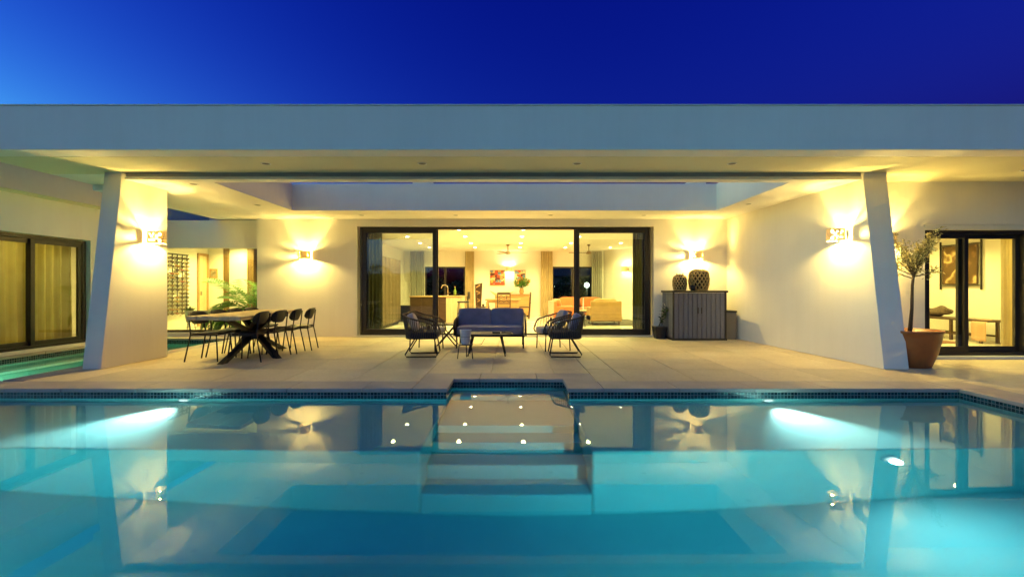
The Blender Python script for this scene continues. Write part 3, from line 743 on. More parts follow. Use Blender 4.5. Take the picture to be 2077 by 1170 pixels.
# --- armchairs: woven shell on a frame; local +x is the way it faces
def armchair(name, legs, label):
    c = thing(name, label, 'armchair', (0,0,0), 0, 'rope woven armchairs round the coffee table')
    hw, db, df = 0.315, 0.30, 0.29
    def path(t):                                    # t 0..1 around the U from front right to front left
        a = -1 + 2*t; s = abs(a)
        if s > 0.5: x = df - (df+db-0.16)*(1-(s-0.5)/0.5); y = hw
        else:
            th = (s/0.5)*pi/2; x = -(db-0.16) - 0.16*cos(th)**0.8; y = hw*(sin(th)**0.75)
        return x, math.copysign(y, a)
    def top(t):
        s = abs(-1+2*t)
        z = 0.745 - 0.155*min(1, max(0, (s-0.22)/0.66))**1.1
        if s > 0.86: z -= 0.20*((s-0.86)/0.14)**2.2
        return z
    rim = [];  low = []
    for k in range(49):
        t = k/48; x, y = path(t); k2 = (top(t)-0.36)
        rim.append((x - 0.10*k2*(1 if x < 0 else 0.2), y*(1+0.10*k2), top(t))); low.append((x*0.92, y*0.90, 0.335))
    MB().tube([low[0]] + rim + [low[-1]], 0.015, 8).build('rim_tube', M['rope'], c, smooth=True)
    MB().tube(low, 0.013, 8, closed=True).build('seat_frame', M['black'], c, smooth=True)
    wv = MB(); N = 52
    for k in range(N+1):
        t = k/N*48; i = min(47, int(t)); f = t-i
        a = Vector(low[i]).lerp(Vector(low[i+1]), f); b = Vector(rim[i]).lerp(Vector(rim[i+1]), f)
        wv.tube([a, a.lerp(b, 0.5)+Vector((0,0,0)), b], 0.0062, 5, cap=False)
    wv.build('rope_weave', M['rope'], c, smooth=True, kind='stuff')
    if legs == 'sled':
        for s in (-1, 1):
            y = s*0.25
            MB().tube([(0.235, y, 0.33), (0.285, y, 0.05), (0.265, y, 0.014), (-0.245, y, 0.014), (-0.27, y, 0.05), (-0.10, y, 0.33)], 0.0125, 8).build('sled_leg', M['black'], c, smooth=True)
    else:
        for sx, sy in ((0.24, 1), (0.24, -1), (-0.26, 1), (-0.26, -1)):
            MB().tube([(sx, sy*0.275, 0), (sx*0.95, sy*0.27, 0.335)], 0.0125, 8).build('leg', M['black'], c, smooth=True)
    MB().ellipsoid((0.02, 0, 0.385), (0.275, 0.262, 0.062), 0.32, 32, 12).build('seat_cushion', M['cush_pattern'] if legs == 'sled' else M['cush_grey'], c, smooth=True)
    return c
A1 = armchair('armchair', 'sled', 'brown rope armchair on black sled legs left of the coffee table')
A1.location = (-1.60, 8.15, 0); A1.rotation_euler = (0, 0, 0.06)
A2 = copy_tree(A1); A2['label'] = 'brown rope armchair on black sled legs right of the coffee table'
A2.location = (0.95, 8.15, 0); A2.rotation_euler = (0, 0, pi-0.03)
A3 = armchair('armchair', 'post', 'rope armchair on straight legs right of the sofa')
A3.location = (0.80, 8.98, 0); A3.rotation_euler = (0, 0, pi+0.25)
A4 = copy_tree(A3); A4['label'] = 'rope armchair on straight legs left of the sofa'
A4.location = (-1.66, 8.92, 0); A4.rotation_euler = (0, 0, -0.12)
def pillow(loc, rz, lb, mat, tilt=25):
    o = MB().ellipsoid((0,0,0), (0.07, 0.20, 0.165), 0.55, 24, 14).build('throw_pillow', mat, None, smooth=True)
    o.location = loc; o.rotation_euler = (0, radians(-tilt), rz); tag(o, lb, 'pillow', 'pillows on the rope armchairs'); return o
M['pillow_light'] = mat_std('pale_linen', (0.55, 0.46, 0.42, 1), 0.9, var=0.08, bump=0.001, bscale=200)
pillow((-1.765, 8.17, 0.60), 0.06, 'pale pillow on the sled leg armchair at the left', M['pillow_light'])
pillow((1.12, 8.16, 0.60), pi-0.03, 'dark patterned pillow on the sled leg armchair at the right', M['cush_navy'])
pillow((0.975, 9.02, 0.62), pi+0.25, 'grey pillow on the straight leg armchair right of the sofa', M['cush_grey'])

# --- coffee table, bucket on a wire stand, folding side table
T = thing('coffee_table', 'oval dark coffee table on splayed legs before the sofa', 'table', (-0.45, 8.22, 0), world=True)
m = MB(); N = 40
prof = [(1.0, 0.372), (1.0, 0.392), (0.985, 0.398)]
pts = lambda k, r: (-0.45 + 0.47*r*cos(2*pi*k/N), 8.22 + 0.30*r*sin(2*pi*k/N))
vsx = []; 
for r, z in [(0.96, 0.366)] + prof: vsx += [(*pts(k, r), z) for k in range(N)]
fsx = [(i*N+k, i*N+(k+1) % N, (i+1)*N+(k+1) % N, (i+1)*N+k) for i in range(3) for k in range(N)] + [tuple(range(N-1,-1,-1)), tuple(range(3*N, 4*N))]
m.add(vsx, fsx).build('table_top', M['stone_top'], T)
for sx, sy in ((-1, -1), (1, -1), (-1, 1), (1, 1)):
    MB().tube([(-0.45+sx*0.33, 8.22+sy*0.17, 0.0), (-0.45+sx*0.25, 8.22+sy*0.13, 0.37)], [0.011, 0.021], 8).build('leg', M['black'], T, smooth=True)
for (x, y, w, h) in ((-0.28, 8.16, 0.07, 0.03), (-0.10, 8.24, 0.09, 0.02)):
    o = MB().box(x-w, x+w, y-0.05, y+0.05, 0.3985, 0.3985+h).build('book', M['stone_top'], None, bevel=0.004)
    tag(o, 'small dark box lying in the middle of the coffee table' if x < -0.2 else 'small dark box lying at the right end of the coffee table', 'box')
WS = thing('wire_stand', 'low black wire stand carrying the white bucket by the coffee table', 'stand', (-0.80, 7.84, 0), world=True)
MB().tube([(-0.80+0.13*cos(a*pi/12), 7.84+0.13*sin(a*pi/12), 0.238) for a in range(24)], 0.006, 6, closed=True).build('ring', M['black'], WS, smooth=True)
MB().lathe([(0.0, 0.0), (0.125, 0.0), (0.125, 0.006), (0.0, 0.006)], (-0.80, 7.84, 0.236), 24).build('tray', M['black'], WS)
for k in range(3):
    a = pi/2 + 2*pi*k/3
    MB().tube([(-0.80+0.12*cos(a), 7.84+0.12*sin(a), 0.236), (-0.80+0.15*cos(a), 7.84+0.15*sin(a), 0.0)], 0.009, 6).build('leg', M['black'], WS, smooth=True)
MB().tube([(-0.66, 7.84, 0.236), (-0.53, 7.84, 0.236), (-0.47, 7.84, 0.34)], 0.004, 6).build('handle', M['black'], WS, smooth=True)
B = thing('bucket', 'white tapered ice bucket standing by the coffee table', 'bucket', (-0.80, 7.84, 0.243), world=True)
MB().lathe([(0.0, 0.0), (0.072, 0.0), (0.078, 0.01), (0.098, 0.235), (0.104, 0.245), (0.098, 0.246), (0.091, 0.23), (0.070, 0.012), (0.0, 0.012)], (-0.80, 7.84, 0.243), 28).build('pail', M['white_enamel'], B, smooth=True)
MB().tube([(-0.80+0.088*cos(a*pi/14), 7.84+0.088*sin(a*pi/14), 0.372) for a in range(28)], 0.003, 6, closed=True).build('hoop', M['black'], B, smooth=True)
F = thing('folding_table', 'small black folding side table with crossed legs beside the sofa', 'table', (-1.36, 9.68, 0), world=True)
for k in range(4): MB().box(-1.59+k*0.0, -1.15, 9.46+k*0.115, 9.565+k*0.115, 0.43, 0.45).build('slat', M['black'], F, bevel=0.003)
for y in (9.50, 9.86):
    for s in (-1, 1): MB().tube([(-1.37-s*0.20, y, 0.0), (-1.37+s*0.17, y, 0.43)], 0.014, 6).build('leg', M['black'], F, smooth=True)
MB().tube([(-1.37, 9.50, 0.232), (-1.37, 9.86, 0.232)], 0.01, 6).build('pivot_bar', M['black'], F, smooth=True)

# --- storage cabinet
M['resin'] = mat_std('grey_resin_panel', (0.11, 0.115, 0.17, 1), 0.6, var=0.12, vscale=3, bump=0.001, bscale=80, stretch=(1, 1, 0.1))
M['resin_dark'] = mat_std('dark_resin', (0.018, 0.015, 0.014, 1), 0.55, var=0.15)
K = thing('storage_cabinet', 'grey ribbed outdoor storage cabinet with black lid against the back wall', 'cabinet', (4.34, 10.9, 0), world=True)
kx0, kx1, ky0, ky1 = 3.72, 4.96, 10.52, 11.27
MB().box(kx0+0.02, kx1-0.02, ky0+0.02, ky1, 0.03, 1.09).build('body', M['resin_dark'], K)
MB().box(kx0-0.012, kx1+0.012, ky0-0.012, ky1+0.01, 0.0, 0.045).build('base', M['resin_dark'], K, bevel=0.004)
MB().box(kx0-0.03, kx1+0.03, ky0-0.035, ky1+0.01, 1.105, 1.15).build('lid', M['resin_dark'], K, bevel=0.01)
for (x, y) in ((kx0, ky0), (kx1-0.035, ky0)): MB().box(x, x+0.035, y-0.004, y+0.03, 0.045, 1.105).build('corner_post', M['resin_dark'], K, bevel=0.003)
npl = 11; w = (kx1-kx0-0.07)/npl
for k in range(npl):
    gap = 0.011 if k != 5 else 0.013
    MB().box(kx0+0.035+k*w, kx0+0.035+(k+1)*w-gap, ky0-0.002, ky0+0.019, 0.05, 1.10).build('plank', M['resin'], K, bevel=0.004)
w = (ky1-ky0-0.04)/6
for k in range(6): MB().box(kx0-0.002, kx0+0.019, ky0+0.035+k*w, ky0+0.035+(k+1)*w-0.011, 0.05, 1.10).build('plank', M['resin'], K, bevel=0.004)
for x in (4.30, 4.38): MB().box(x-0.012, x+0.012, ky0-0.018, ky0-0.003, 0.62, 0.76).build('handle', M['resin_dark'], K, bevel=0.004)
o = thing('grey_box', 'small plain dark grey box on the floor between cabinet and long wall', 'box', (5.13, 10.98, 0), world=True)  # plain dark grey lidded box beside the cabinet, purpose unknown
MB().box(5.02, 5.29, 10.72, 11.22, 0.0, 0.64).build('box_body', mat_std('dull_grey_box', (0.13, 0.12, 0.13, 1), 0.7, var=0.06), o, bevel=0.012)
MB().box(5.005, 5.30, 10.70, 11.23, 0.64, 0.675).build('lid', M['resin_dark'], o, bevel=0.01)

# --- woven baskets on the cabinet
M['wicker'] = mat_std('wicker', (0.60, 0.42, 0.16, 1), 0.7, var=0.3, vscale=25, bump=0.002, bscale=150)
def basket(loc, R, H, label, n=15, rows=13, spikes=0):
    b = thing('woven_basket', label, 'basket', loc, 0, 'woven baskets on the cabinet')
    rad = lambda t: R*(0.72 + 0.28*sin(pi*min(1, max(0, t*1.02)))**0.55) if t < 0.86 else R*(0.72+0.28*sin(pi*0.86*1.02)**0.55)*(1-0.55*((t-0.86)/0.14)**1.6)
    MB().lathe([(rad(i/16)*0.90, H*i/16) for i in range(17)], (0,0,0), 28).build('lining', mat_std('dark_wicker', (0.035, 0.022, 0.009, 1), 0.8), b, smooth=True)
    m = MB()
    for k in range(n):
        for sgn in (1, -1):
            pp = []
            for j in range(rows+1):
                t = j/rows; a = 2*pi*k/n + sgn*t*1.5
                r = rad(t)*(0.965 + 0.035*((j+k) % 2)*sgn)
                pp.append((r*cos(a), r*sin(a), H*t))
            m.tube(pp, 0.0105*R/0.17, 4, cap=False)
    m.build('weave', M['wicker'], b, smooth=True, kind='stuff')
    for tz in (0.02, 0.86, 0.99):
        r = rad(tz)*1.0; MB().tube([(r*cos(2*pi*k/32), r*sin(2*pi*k/32), H*tz) for k in range(32)], 0.009, 6, closed=True).build('rim', M['wicker'], b, smooth=True)
    for k in range(spikes):
        a = 2*pi*k/spikes; r = rad(0.99)
        MB().tube([(r*cos(a), r*sin(a), H), (r*cos(a)*1.05, r*sin(a)*1.05, H+0.045)], [0.012, 0.004], 5).build('spike', M['wicker'], b)
    return b
basket((3.99, 10.82, 1.151), 0.165, 0.37, 'smaller dark round woven basket on the cabinet', 14, 12, 6)
basket((4.46, 10.86, 1.151), 0.235, 0.50, 'larger woven basket with diamond weave on the cabinet', 15, 13)

# ------------------------------------------------------------------ plants
M['olive'] = mat_leaf('olive_leaves', (0.16, 0.16, 0.06, 1), (0.55, 0.50, 0.26, 1), 0.5)
M['green'] = mat_leaf('green_leaves', (0.02, 0.05, 0.012, 1), (0.07, 0.14, 0.03, 1))
M['palm'] = mat_leaf('palm_leaves', (0.05, 0.17, 0.03, 1), (0.16, 0.36, 0.07, 1))
M['bark'] = mat_std('bark', (0.13, 0.09, 0.055, 1), 0.9, var=0.3, vscale=20, bump=0.006, bscale=60, stretch=(1, 1, 0.3))
M['terracotta'] = mat_std('glazed_terracotta', (0.36, 0.105, 0.025, 1), 0.32, var=0.16, vscale=4, bump=0.001, bscale=20)
M['soil'] = mat_std('soil', (0.03, 0.022, 0.015, 1), 0.95, var=0.3, vscale=20, bump=0.01, bscale=40)
def leaf(m, p, d, L, w, roll=0.0):
    d = d.normalized(); s_ = d.cross(Vector((0,0,1)))
    if s_.length < 1e-3: s_ = Vector((1,0,0))
    s_.normalize(); s_ = Matrix.Rotation(roll, 3, d) @ s_
    n_ = s_.cross(d)
    m.add([p, p + d*L*0.45 + s_*w - n_*w*0.3, p + d*L, p + d*L*0.45 - s_*w - n_*w*0.3], [(0,1,2),(0,2,3)])
rnd = random.Random(11)
def rdir(): 
    z = rnd.uniform(-1, 1); a = rnd.uniform(0, 2*pi); r = math.sqrt(1-z*z); return Vector((r*cos(a), r*sin(a), z))
# potted olive tree by the right pillar
O = thing('potted_tree', 'small olive tree in an orange terracotta pot beside the right pillar', 'potted tree', (6.16, 7.05, 0), world=True)
pot = MB().lathe([(0.0, 0.0), (0.245, 0.0), (0.262, 0.02), (0.33, 0.22), (0.375, 0.44), (0.385, 0.52), (0.405, 0.535), (0.405, 0.565), (0.375, 0.565), (0.36, 0.50), (0.0, 0.49)], (6.16, 7.05, 0), 40).build('pot', M['terracotta'], O, smooth=True)
MB().lathe([(0.0, 0.505), (0.355, 0.50)], (6.16, 7.05, 0), 24).build('soil', M['soil'], O)
tr = MB(); base = Vector((6.16, 7.05, 0.48))
top_ = Vector((6.23, 7.05, 1.50))
tr.tube([base, base.lerp(top_, 0.4)+Vector((0.015,0.01,0)), base.lerp(top_, 0.75)+Vector((-0.012,0,0)), top_], [0.030, 0.022, 0.019, 0.016], 8)
tips = []
for k in range(30):
    a = rnd.uniform(0, 2*pi); el = rnd.uniform(0.05, 1.35); L = rnd.uniform(0.28, 0.66)
    s0 = base.lerp(top_, rnd.uniform(0.84, 1.0)); dvec = Vector((cos(a)*cos(el)+0.12, sin(a)*cos(el), sin(el)))
    p1 = s0 + dvec*L*0.5 + rdir()*0.03; p2 = s0 + dvec*L + Vector((0, 0, 0.05)) + rdir()*0.05
    tr.tube([s0, p1, p2], [0.010, 0.006, 0.002], 5); tips += [(p1, dvec), (p1.lerp(p2, 0.5), dvec), (p2, dvec), (p1.lerp(p2, 0.75), dvec)]
tr.build('trunk', M['bark'], O, smooth=True)
cr = MB()
for (p, dv) in tips:
    for _ in range(20):
        d_ = (dv*0.5 + rdir()).normalized(); q = p + rdir()*rnd.uniform(0.0, 0.085)
        leaf(cr, q, d_, rnd.uniform(0.035, 0.065), rnd.uniform(0.007, 0.011), rnd.uniform(0, pi))
cr.build('crown', M['olive'], O)
# dark pot with leafy plant by the sliding door
O = thing('potted_plant', 'leafy plant in a square dark pot at the right end of the sliding door', 'potted plant', (3.55, 10.95, 0), world=True)
MB().hexa([(3.44,10.84,0),(3.66,10.84,0),(3.66,11.06,0),(3.44,11.06,0)], [(3.405,10.805,0.29),(3.695,10.805,0.29),(3.695,11.095,0.29),(3.405,11.095,0.29)]).build('pot', mat_std('dark_blue_pot', (0.012, 0.013, 0.022, 1), 0.4), O, bevel=0.01)
st = MB(); lf = MB()
for k in range(9):
    a = rnd.uniform(-0.9, 1.2); h = rnd.uniform(0.25, 0.55); lean = rnd.uniform(0.05, 0.28)
    p0 = Vector((3.55+rnd.uniform(-.06,.06), 10.95+rnd.uniform(-.06,.06), 0.28)); p2 = p0 + Vector((cos(a)*lean, sin(a)*lean*0.6-0.05, h)); p1 = p0.lerp(p2, 0.5)+Vector((0,0,0.06))
    st.tube([p0, p1, p2], 0.004, 5)
    for j in range(14):
        t = 0.25+0.75*j/13; p = p0.lerp(p1, t*2) if t < 0.5 else p1.lerp(p2, t*2-1)
        leaf(lf, p, rdir()+Vector((0.3,0,0.2)), rnd.uniform(0.06, 0.11), rnd.uniform(0.012, 0.022), rnd.uniform(0, pi))
st.build('stem', M['bark'], O, smooth=True); lf.build('foliage', M['green'], O)
fl = MB(); stem = [Vector((3.60, 10.93, 0.28)), Vector((3.63, 10.90, 0.55)), Vector((3.64, 10.9, 0.85))]
MB().tube(stem, 0.004, 5).build('flower_stem', M['bark'], O, smooth=True)
for k in range(22):
    t = k/21; p = stem[0].lerp(stem[2], t) + Vector((rnd.uniform(-.04,.04), rnd.uniform(-.03,.03), 0))
    for q in range(4): leaf(fl, p, rdir(), 0.028, 0.012, rnd.uniform(0, pi))
fl.build('blossom', mat_leaf('white_blossom', (0.45, 0.4, 0.36, 1), (0.6, 0.55, 0.5, 1)), O)
# small sprig plant between the baskets
O = thing('small_plant', 'small sprig plant in a black pot in front of the larger basket', 'potted plant', (4.23, 10.64, 1.151), world=True)
MB().lathe([(0,0),(0.05,0),(0.062,0.12),(0.052,0.12),(0,0.10)], (4.23, 10.64, 1.151), 18).build('pot', M['blackplastic'], O, smooth=True)
lf = MB(); st = MB()
for k in range(7):
    a = rnd.uniform(0, 2*pi); p0 = Vector((4.23, 10.64, 1.25)); p2 = p0 + Vector((cos(a)*0.07-0.03, sin(a)*0.05, rnd.uniform(0.12, 0.30)))
    st.tube([p0, p2], 0.003, 4)
    for j in range(12): leaf(lf, p0.lerp(p2, 0.2+0.8*j/11), rdir(), 0.035, 0.010, rnd.uniform(0, pi))
st.build('stem', M['bark'], O); lf.build('foliage', M['olive'], O)
# ------------------------------------------------------------------ curtains
M['curt_tan'] = mat_cloth('tan_curtain', (0.50, 0.40, 0.22, 1), 0.25)
M['curt_grey'] = mat_cloth('grey_curtain', (0.36, 0.35, 0.30, 1), 0.25)
M['curt_dark'] = mat_cloth('olive_curtain', (0.085, 0.080, 0.035, 1), 0.2)
M['curt_gold'] = mat_cloth('gold_sheer_curtain', (0.46, 0.39, 0.12, 1), 0.42)
M['curt_cream'] = mat_cloth('cream_curtain', (0.70, 0.58, 0.32, 1), 0.35)
def curtain(p0, p1, z0, z1, folds, amp, mat, label, seed=1, gather=True):
    r = random.Random(seed); ph = [r.uniform(0, 6) for _ in range(4)]
    L = math.dist(p0, p1); ux, uy = (p1[0]-p0[0])/L, (p1[1]-p0[1])/L
    def fn(u, v):
        w = sin(2*pi*folds*u + ph[0] + 0.5*sin(2*pi*u*1.7+ph[1])) * amp * (0.75 + 0.25*sin(7*u+ph[2])) * (0.55 + 0.45*v if gather else 1)
        w += 0.25*amp*sin(2*pi*folds*2.1*u+ph[3])*v
        flare = (u-0.5)*0.04*v
        a = L*(u+flare)
        return (p0[0]+ux*a - uy*w, p0[1]+uy*a + ux*w, z1 + (z0-z1)*v)
    c = thing('curtain', label, 'curtain', (p0[0], p0[1], z0), world=True, group='curtains')
    MB().grid(fn, int(folds*9), 10).build('drape', mat, c, smooth=True)
    MB().tube([(p0[0], p0[1], z1+0.012), (p1[0], p1[1], z1+0.012)], 0.012, 6).build('curtain_rail', M['trim'], c)
    return c
Z0 = 0.035
curtain((-3.72, 11.78), (-3.36, 11.78), Z0, 2.72, 4, 0.045, M['curt_dark'], 'dark olive curtain behind the left edge of the sliding door', 1)
curtain((3.12, 11.78), (3.42, 11.78), Z0, 2.72, 4, 0.045, M['curt_dark'], 'dark olive curtain behind the right edge of the sliding door', 2)
curtain((-1.98, 19.22), (-1.60, 19.22), Z0, 2.76, 5, 0.04, M['curt_tan'], 'tan curtain between the kitchen window and the tall carving', 3)
curtain((1.22, 19.22), (1.72, 19.22), Z0, 2.76, 5, 0.04, M['curt_tan'], 'tan curtain left of the far garden window behind the armchair', 4)
curtain((3.36, 19.18), (3.78, 19.18), Z0, 2.76, 5, 0.04, M['curt_grey'], 'grey curtain right of the far garden window', 5)
curtain((-4.30, 19.20), (-3.70, 19.20), Z0, 2.76, 6, 0.04, M['curt_grey'], 'grey curtain at the far left window seen through the glass', 6)
curtain((-9.42, 6.72), (-9.42, 8.66), 0.06, 2.45, 11, 0.10, M['curt_gold'], 'gold sheer curtain filling the nearer pane of the left wing door', 7, False)
curtain((-9.42, 8.70), (-9.42, 9.70), 0.06, 2.45, 6, 0.10, M['curt_gold'], 'gold sheer curtain filling the farther pane of the left wing door', 8, False)
curtain((8.78, 8.18), (9.12, 8.18), 0.06, 2.5, 5, 0.04, M['curt_cream'], 'cream curtain at the right edge of the right room window', 9)

# ------------------------------------------------------------------ kitchen end
M['cab_wood'] = mat_wood('walnut_cabinet', (0.11, 0.075, 0.035, 1), (0.20, 0.14, 0.07, 1), 5, axis=2)
M['dark_wood'] = mat_wood('dark_brown_wood', (0.045, 0.022, 0.010, 1), (0.085, 0.042, 0.018, 1), 6, axis=0, rough=0.4)
M['honey'] = mat_wood('honey_wood', (0.34, 0.19, 0.07, 1), (0.50, 0.30, 0.12, 1), 6, axis=0, rough=0.4)
M['pale_wood'] = mat_wood('pale_wood', (0.52, 0.42, 0.24, 1), (0.66, 0.55, 0.34, 1), 5, axis=2, rough=0.4)
M['steel'] = mat_std('brushed_steel', (0.62, 0.58, 0.50, 1), 0.25, metal=1.0, var=0.05)
C = thing('tall_cabinet', 'tall cupboard faced with vertical brown planks along the left wall of the living room', 'cabinet', (-4.2, 13.7, 0.03), world=True)
MB().box(-4.58, -3.72, 12.3, 15.1, 0.12, 2.13).build('carcass', M['dark_wood'], C)
for k in range(14):
    y0 = 12.3 + k*0.2
    MB().box(-3.719, -3.70 + 0.006*(k % 2), y0+0.006, y0+0.194, 0.14, 2.12).build('plank', M['cab_wood'], C, bevel=0.003)
MB().box(-4.58, -3.76, 12.32, 15.08, 0.03, 0.12).build('plinth', M['black'], C)
I = thing('kitchen_island', 'kitchen island with dark wooden front and pale end panel', 'kitchen island', (-2.6, 16.0, 0.03), world=True)
for k in range(3): MB().box(-3.47+k*0.405, -3.47+(k+1)*0.405-0.008, 15.5, 15.53, 0.10, 0.90).build('door', M['dark_wood'], I, bevel=0.003)
MB().box(-3.47, -2.25, 15.531, 16.6, 0.05, 0.90).build('carcass', M['dark_wood'], I)
MB().box(-2.245, -1.72, 15.49, 16.6, 0.03, 0.90).build('end_panel', M['pale_wood'], I, bevel=0.004)
MB().box(-3.50, -1.70, 15.46, 16.65, 0.901, 0.94).build('worktop', M['honey'], I, bevel=0.004)
Fc = thing('faucet', 'curved steel kitchen tap on the island', 'tap', (-2.30, 15.9, 0.941), world=True)
MB().tube([(-2.24, 15.9, 0.94), (-2.24, 15.9, 1.22), (-2.27, 15.9, 1.29), (-2.35, 15.9, 1.33), (-2.44, 15.9, 1.29), (-2.47, 15.9, 1.20)], 0.016, 8).build('spout', M['steel'], Fc, smooth=True)
MB().lathe([(0,0),(0.03,0),(0.028,0.05),(0,0.05)], (-2.24, 15.9, 0.941), 14).build('base', M['steel'], Fc, smooth=True)
MB().tube([(-2.24, 15.9, 1.02), (-2.15, 15.9, 1.05)], 0.008, 6).build('lever', M['steel'], Fc)
b = thing('bottle', 'green bottle standing on the kitchen island', 'bottle', (-1.99, 15.9, 0.941), world=True)
MB().lathe([(0,0),(0.045,0),(0.045,0.17),(0.016,0.24),(0.016,0.30),(0,0.30)], (-1.99, 15.9, 0.941), 16).build('body', mat_std('green_bottle', (0.16, 0.28, 0.05, 1), 0.2), b, smooth=True)
MB().lathe([(0,0),(0.018,0),(0.018,0.03),(0,0.03)], (-1.99, 15.9, 1.241), 12).build('cap', M['honey'], b)
o = thing('low_unit', 'low black cupboard at the left end of the island', 'cupboard', (-3.95, 16.2, 0.03), world=True)
MB().box(-4.3, -3.52, 15.95, 16.45, 0.03, 0.60).build('carcass', M['blackplastic'], o, bevel=0.005)
MB().box(-4.29, -3.53, 15.93, 15.949, 0.30, 0.59).build('drawer', M['black'], o, bevel=0.003)
MB().box(-4.29, -3.53, 15.93, 15.949, 0.05, 0.29).build('drawer', M['black'], o, bevel=0.003)
s_ = thing('bar_stool', 'black bar stool at the right end of the kitchen island', 'stool', (-1.62, 15.1, 0.03), world=True)
MB().ellipsoid((-1.62, 15.1, 0.755), (0.20, 0.19, 0.035), 0.6, 20, 8).build('seat', M['blackplastic'], s_, smooth=True)
MB().grid(lambda u, v: (-1.40 - 0.05*(2*u-1)**2, 14.92+0.36*u, 0.85+0.24*v), 6, 3).build('backrest', M['blackplastic'], s_, smooth=True, solid=0.02)
for sx, sy in ((1,1),(1,-1),(-1,1),(-1,-1)): MB().tube([(-1.62+sx*0.2, 15.1+sy*0.2, 0.03), (-1.62+sx*0.14, 15.1+sy*0.14, 0.74 if sx < 0 else 0.95)], 0.012, 6).build('leg', M['black'], s_)
MB().tube([(-1.78, 14.93, 0.3), (-1.46, 14.93, 0.3), (-1.46, 15.27, 0.3), (-1.78, 15.27, 0.3)], 0.008, 6, closed=True).build('footrest', M['black'], s_)
# carved panel
cp = thing('wood_carving', 'tall carved dark wooden board standing beside the tan curtain', 'carving', (-1.32, 17.7, 0.03), world=True)
MB().hexa([(-1.40,17.66,0.03),(-1.22,17.66,0.03),(-1.22,17.74,0.03),(-1.40,17.74,0.03)], [(-1.44,17.66,1.36),(-1.15,17.66,1.42),(-1.15,17.74,1.42),(-1.44,17.74,1.36)]).build('board', M['dark_wood'], cp, bevel=0.01)
for k in range(8):
    z = 0.2+k*0.145; s = 1 if k % 2 else -1
    MB().hexa([(-1.39,17.63,z),(-1.24,17.63,z+0.05*s+0.03),(-1.24,17.66,z+0.05*s+0.03),(-1.39,17.66,z)], [(-1.39,17.63,z+0.05),(-1.24,17.63,z+0.08*s+0.07),(-1.24,17.66,z+0.08*s+0.07),(-1.39,17.66,z+0.05)]).build('carving', M['honey'], cp, bevel=0.005)
for x, z in ((-1.50, 0.38), (-1.10, 0.30), (-1.12, 0.55)): MB().ellipsoid((x, 17.68, z), (0.05, 0.03, 0.05), 1, 12, 8).build('knob', M['dark_wood'], cp, smooth=True)
# ------------------------------------------------------------------ indoor dining group
t = thing('indoor_dining_table', 'wooden indoor dining table behind the terrace sofa', 'table', (-0.35, 17.6, 0.03), world=True)
for k in range(4): MB().box(-1.02, 0.34, 17.2+k*0.2, 17.394+k*0.2, 0.74, 0.79).build('plank', M['honey'], t, bevel=0.004)
MB().box(-0.95, 0.27, 17.24, 17.96, 0.66, 0.739).build('apron', M['honey'], t)
for x in (-0.95, 0.22):
    for y in (17.25, 17.9): MB().box(x-0.035, x+0.045, y-0.035, y+0.045, 0.03, 0.70).build('leg', M['honey'], t, bevel=0.004)
def carved_chair(x, y, rz, lb, w=0.23):
    c = thing('carved_chair', lb, 'chair', (x, y, 0.03), rz, 'carved wooden chairs at the indoor table')
    MB().box(-0.22, 0.22, -w, w, 0.43, 0.47).build('seat', M['dark_wood'], c, bevel=0.006)
    for s in (-1, 1):
        MB().hexa([(-0.22,s*w-0.02,0),(-0.18,s*w-0.02,0),(-0.18,s*w+0.02,0),(-0.22,s*w+0.02,0)], [(-0.29,s*w-0.02,1.02),(-0.25,s*w-0.02,1.02),(-0.25,s*w+0.02,1.02),(-0.29,s*w+0.02,1.02)]).build('leg', M['dark_wood'], c, bevel=0.004)
        MB().box(0.17, 0.21, s*w-0.02, s*w+0.02, 0, 0.43).build('leg', M['dark_wood'], c, bevel=0.004)
    for z, h in ((0.94, 0.09), (0.60, 0.04)): MB().box(-0.275, -0.245, -w+0.02, w-0.02, z, z+h).build('rail', M['dark_wood'], c, bevel=0.01)
    for k in range(3):
        zc = 0.70+0.08*k
        MB().tube([(-0.26, -w+0.04, zc-0.03), (-0.26, -w*0.45, zc+0.05), (-0.26, 0, zc-0.02), (-0.26, w*0.45, zc+0.05), (-0.26, w-0.04, zc-0.03)], 0.014, 6).build('splat', M['dark_wood'], c, smooth=True)
    return c
carved_chair(-0.30, 16.95, pi/2, 'carved dark wooden chair with its back to the terrace sofa')
carved_chair(-1.10, 17.6, 0.0, 'carved dark wooden chair at the left end of the indoor table')
carved_chair(0.45, 17.6, pi, 'carved dark wooden chair at the right end of the indoor table')
bs = thing('boat_sculpture', 'carved pale boat shaped bowl on the indoor dining table', 'sculpture', (-0.38, 17.6, 0.791), world=True)
def boat(u, v):
    a = 2*u-1; hw = 0.10*(1-abs(a)**2.2); th = pi*v
    return (-0.38+0.46*a, 17.6 + hw*cos(th), 0.99 + 0.13*a*a - (0.13*(1-a*a)+0.015)*sin(th))
MB().grid(boat, 20, 8).build('hull', M['pale_wood'], bs, smooth=True, solid=0.012)
for x in (-0.55, -0.21): MB().box(x-0.02, x+0.02, 17.55, 17.65, 0.791, 0.885).build('stand_leg', M['dark_wood'], bs)
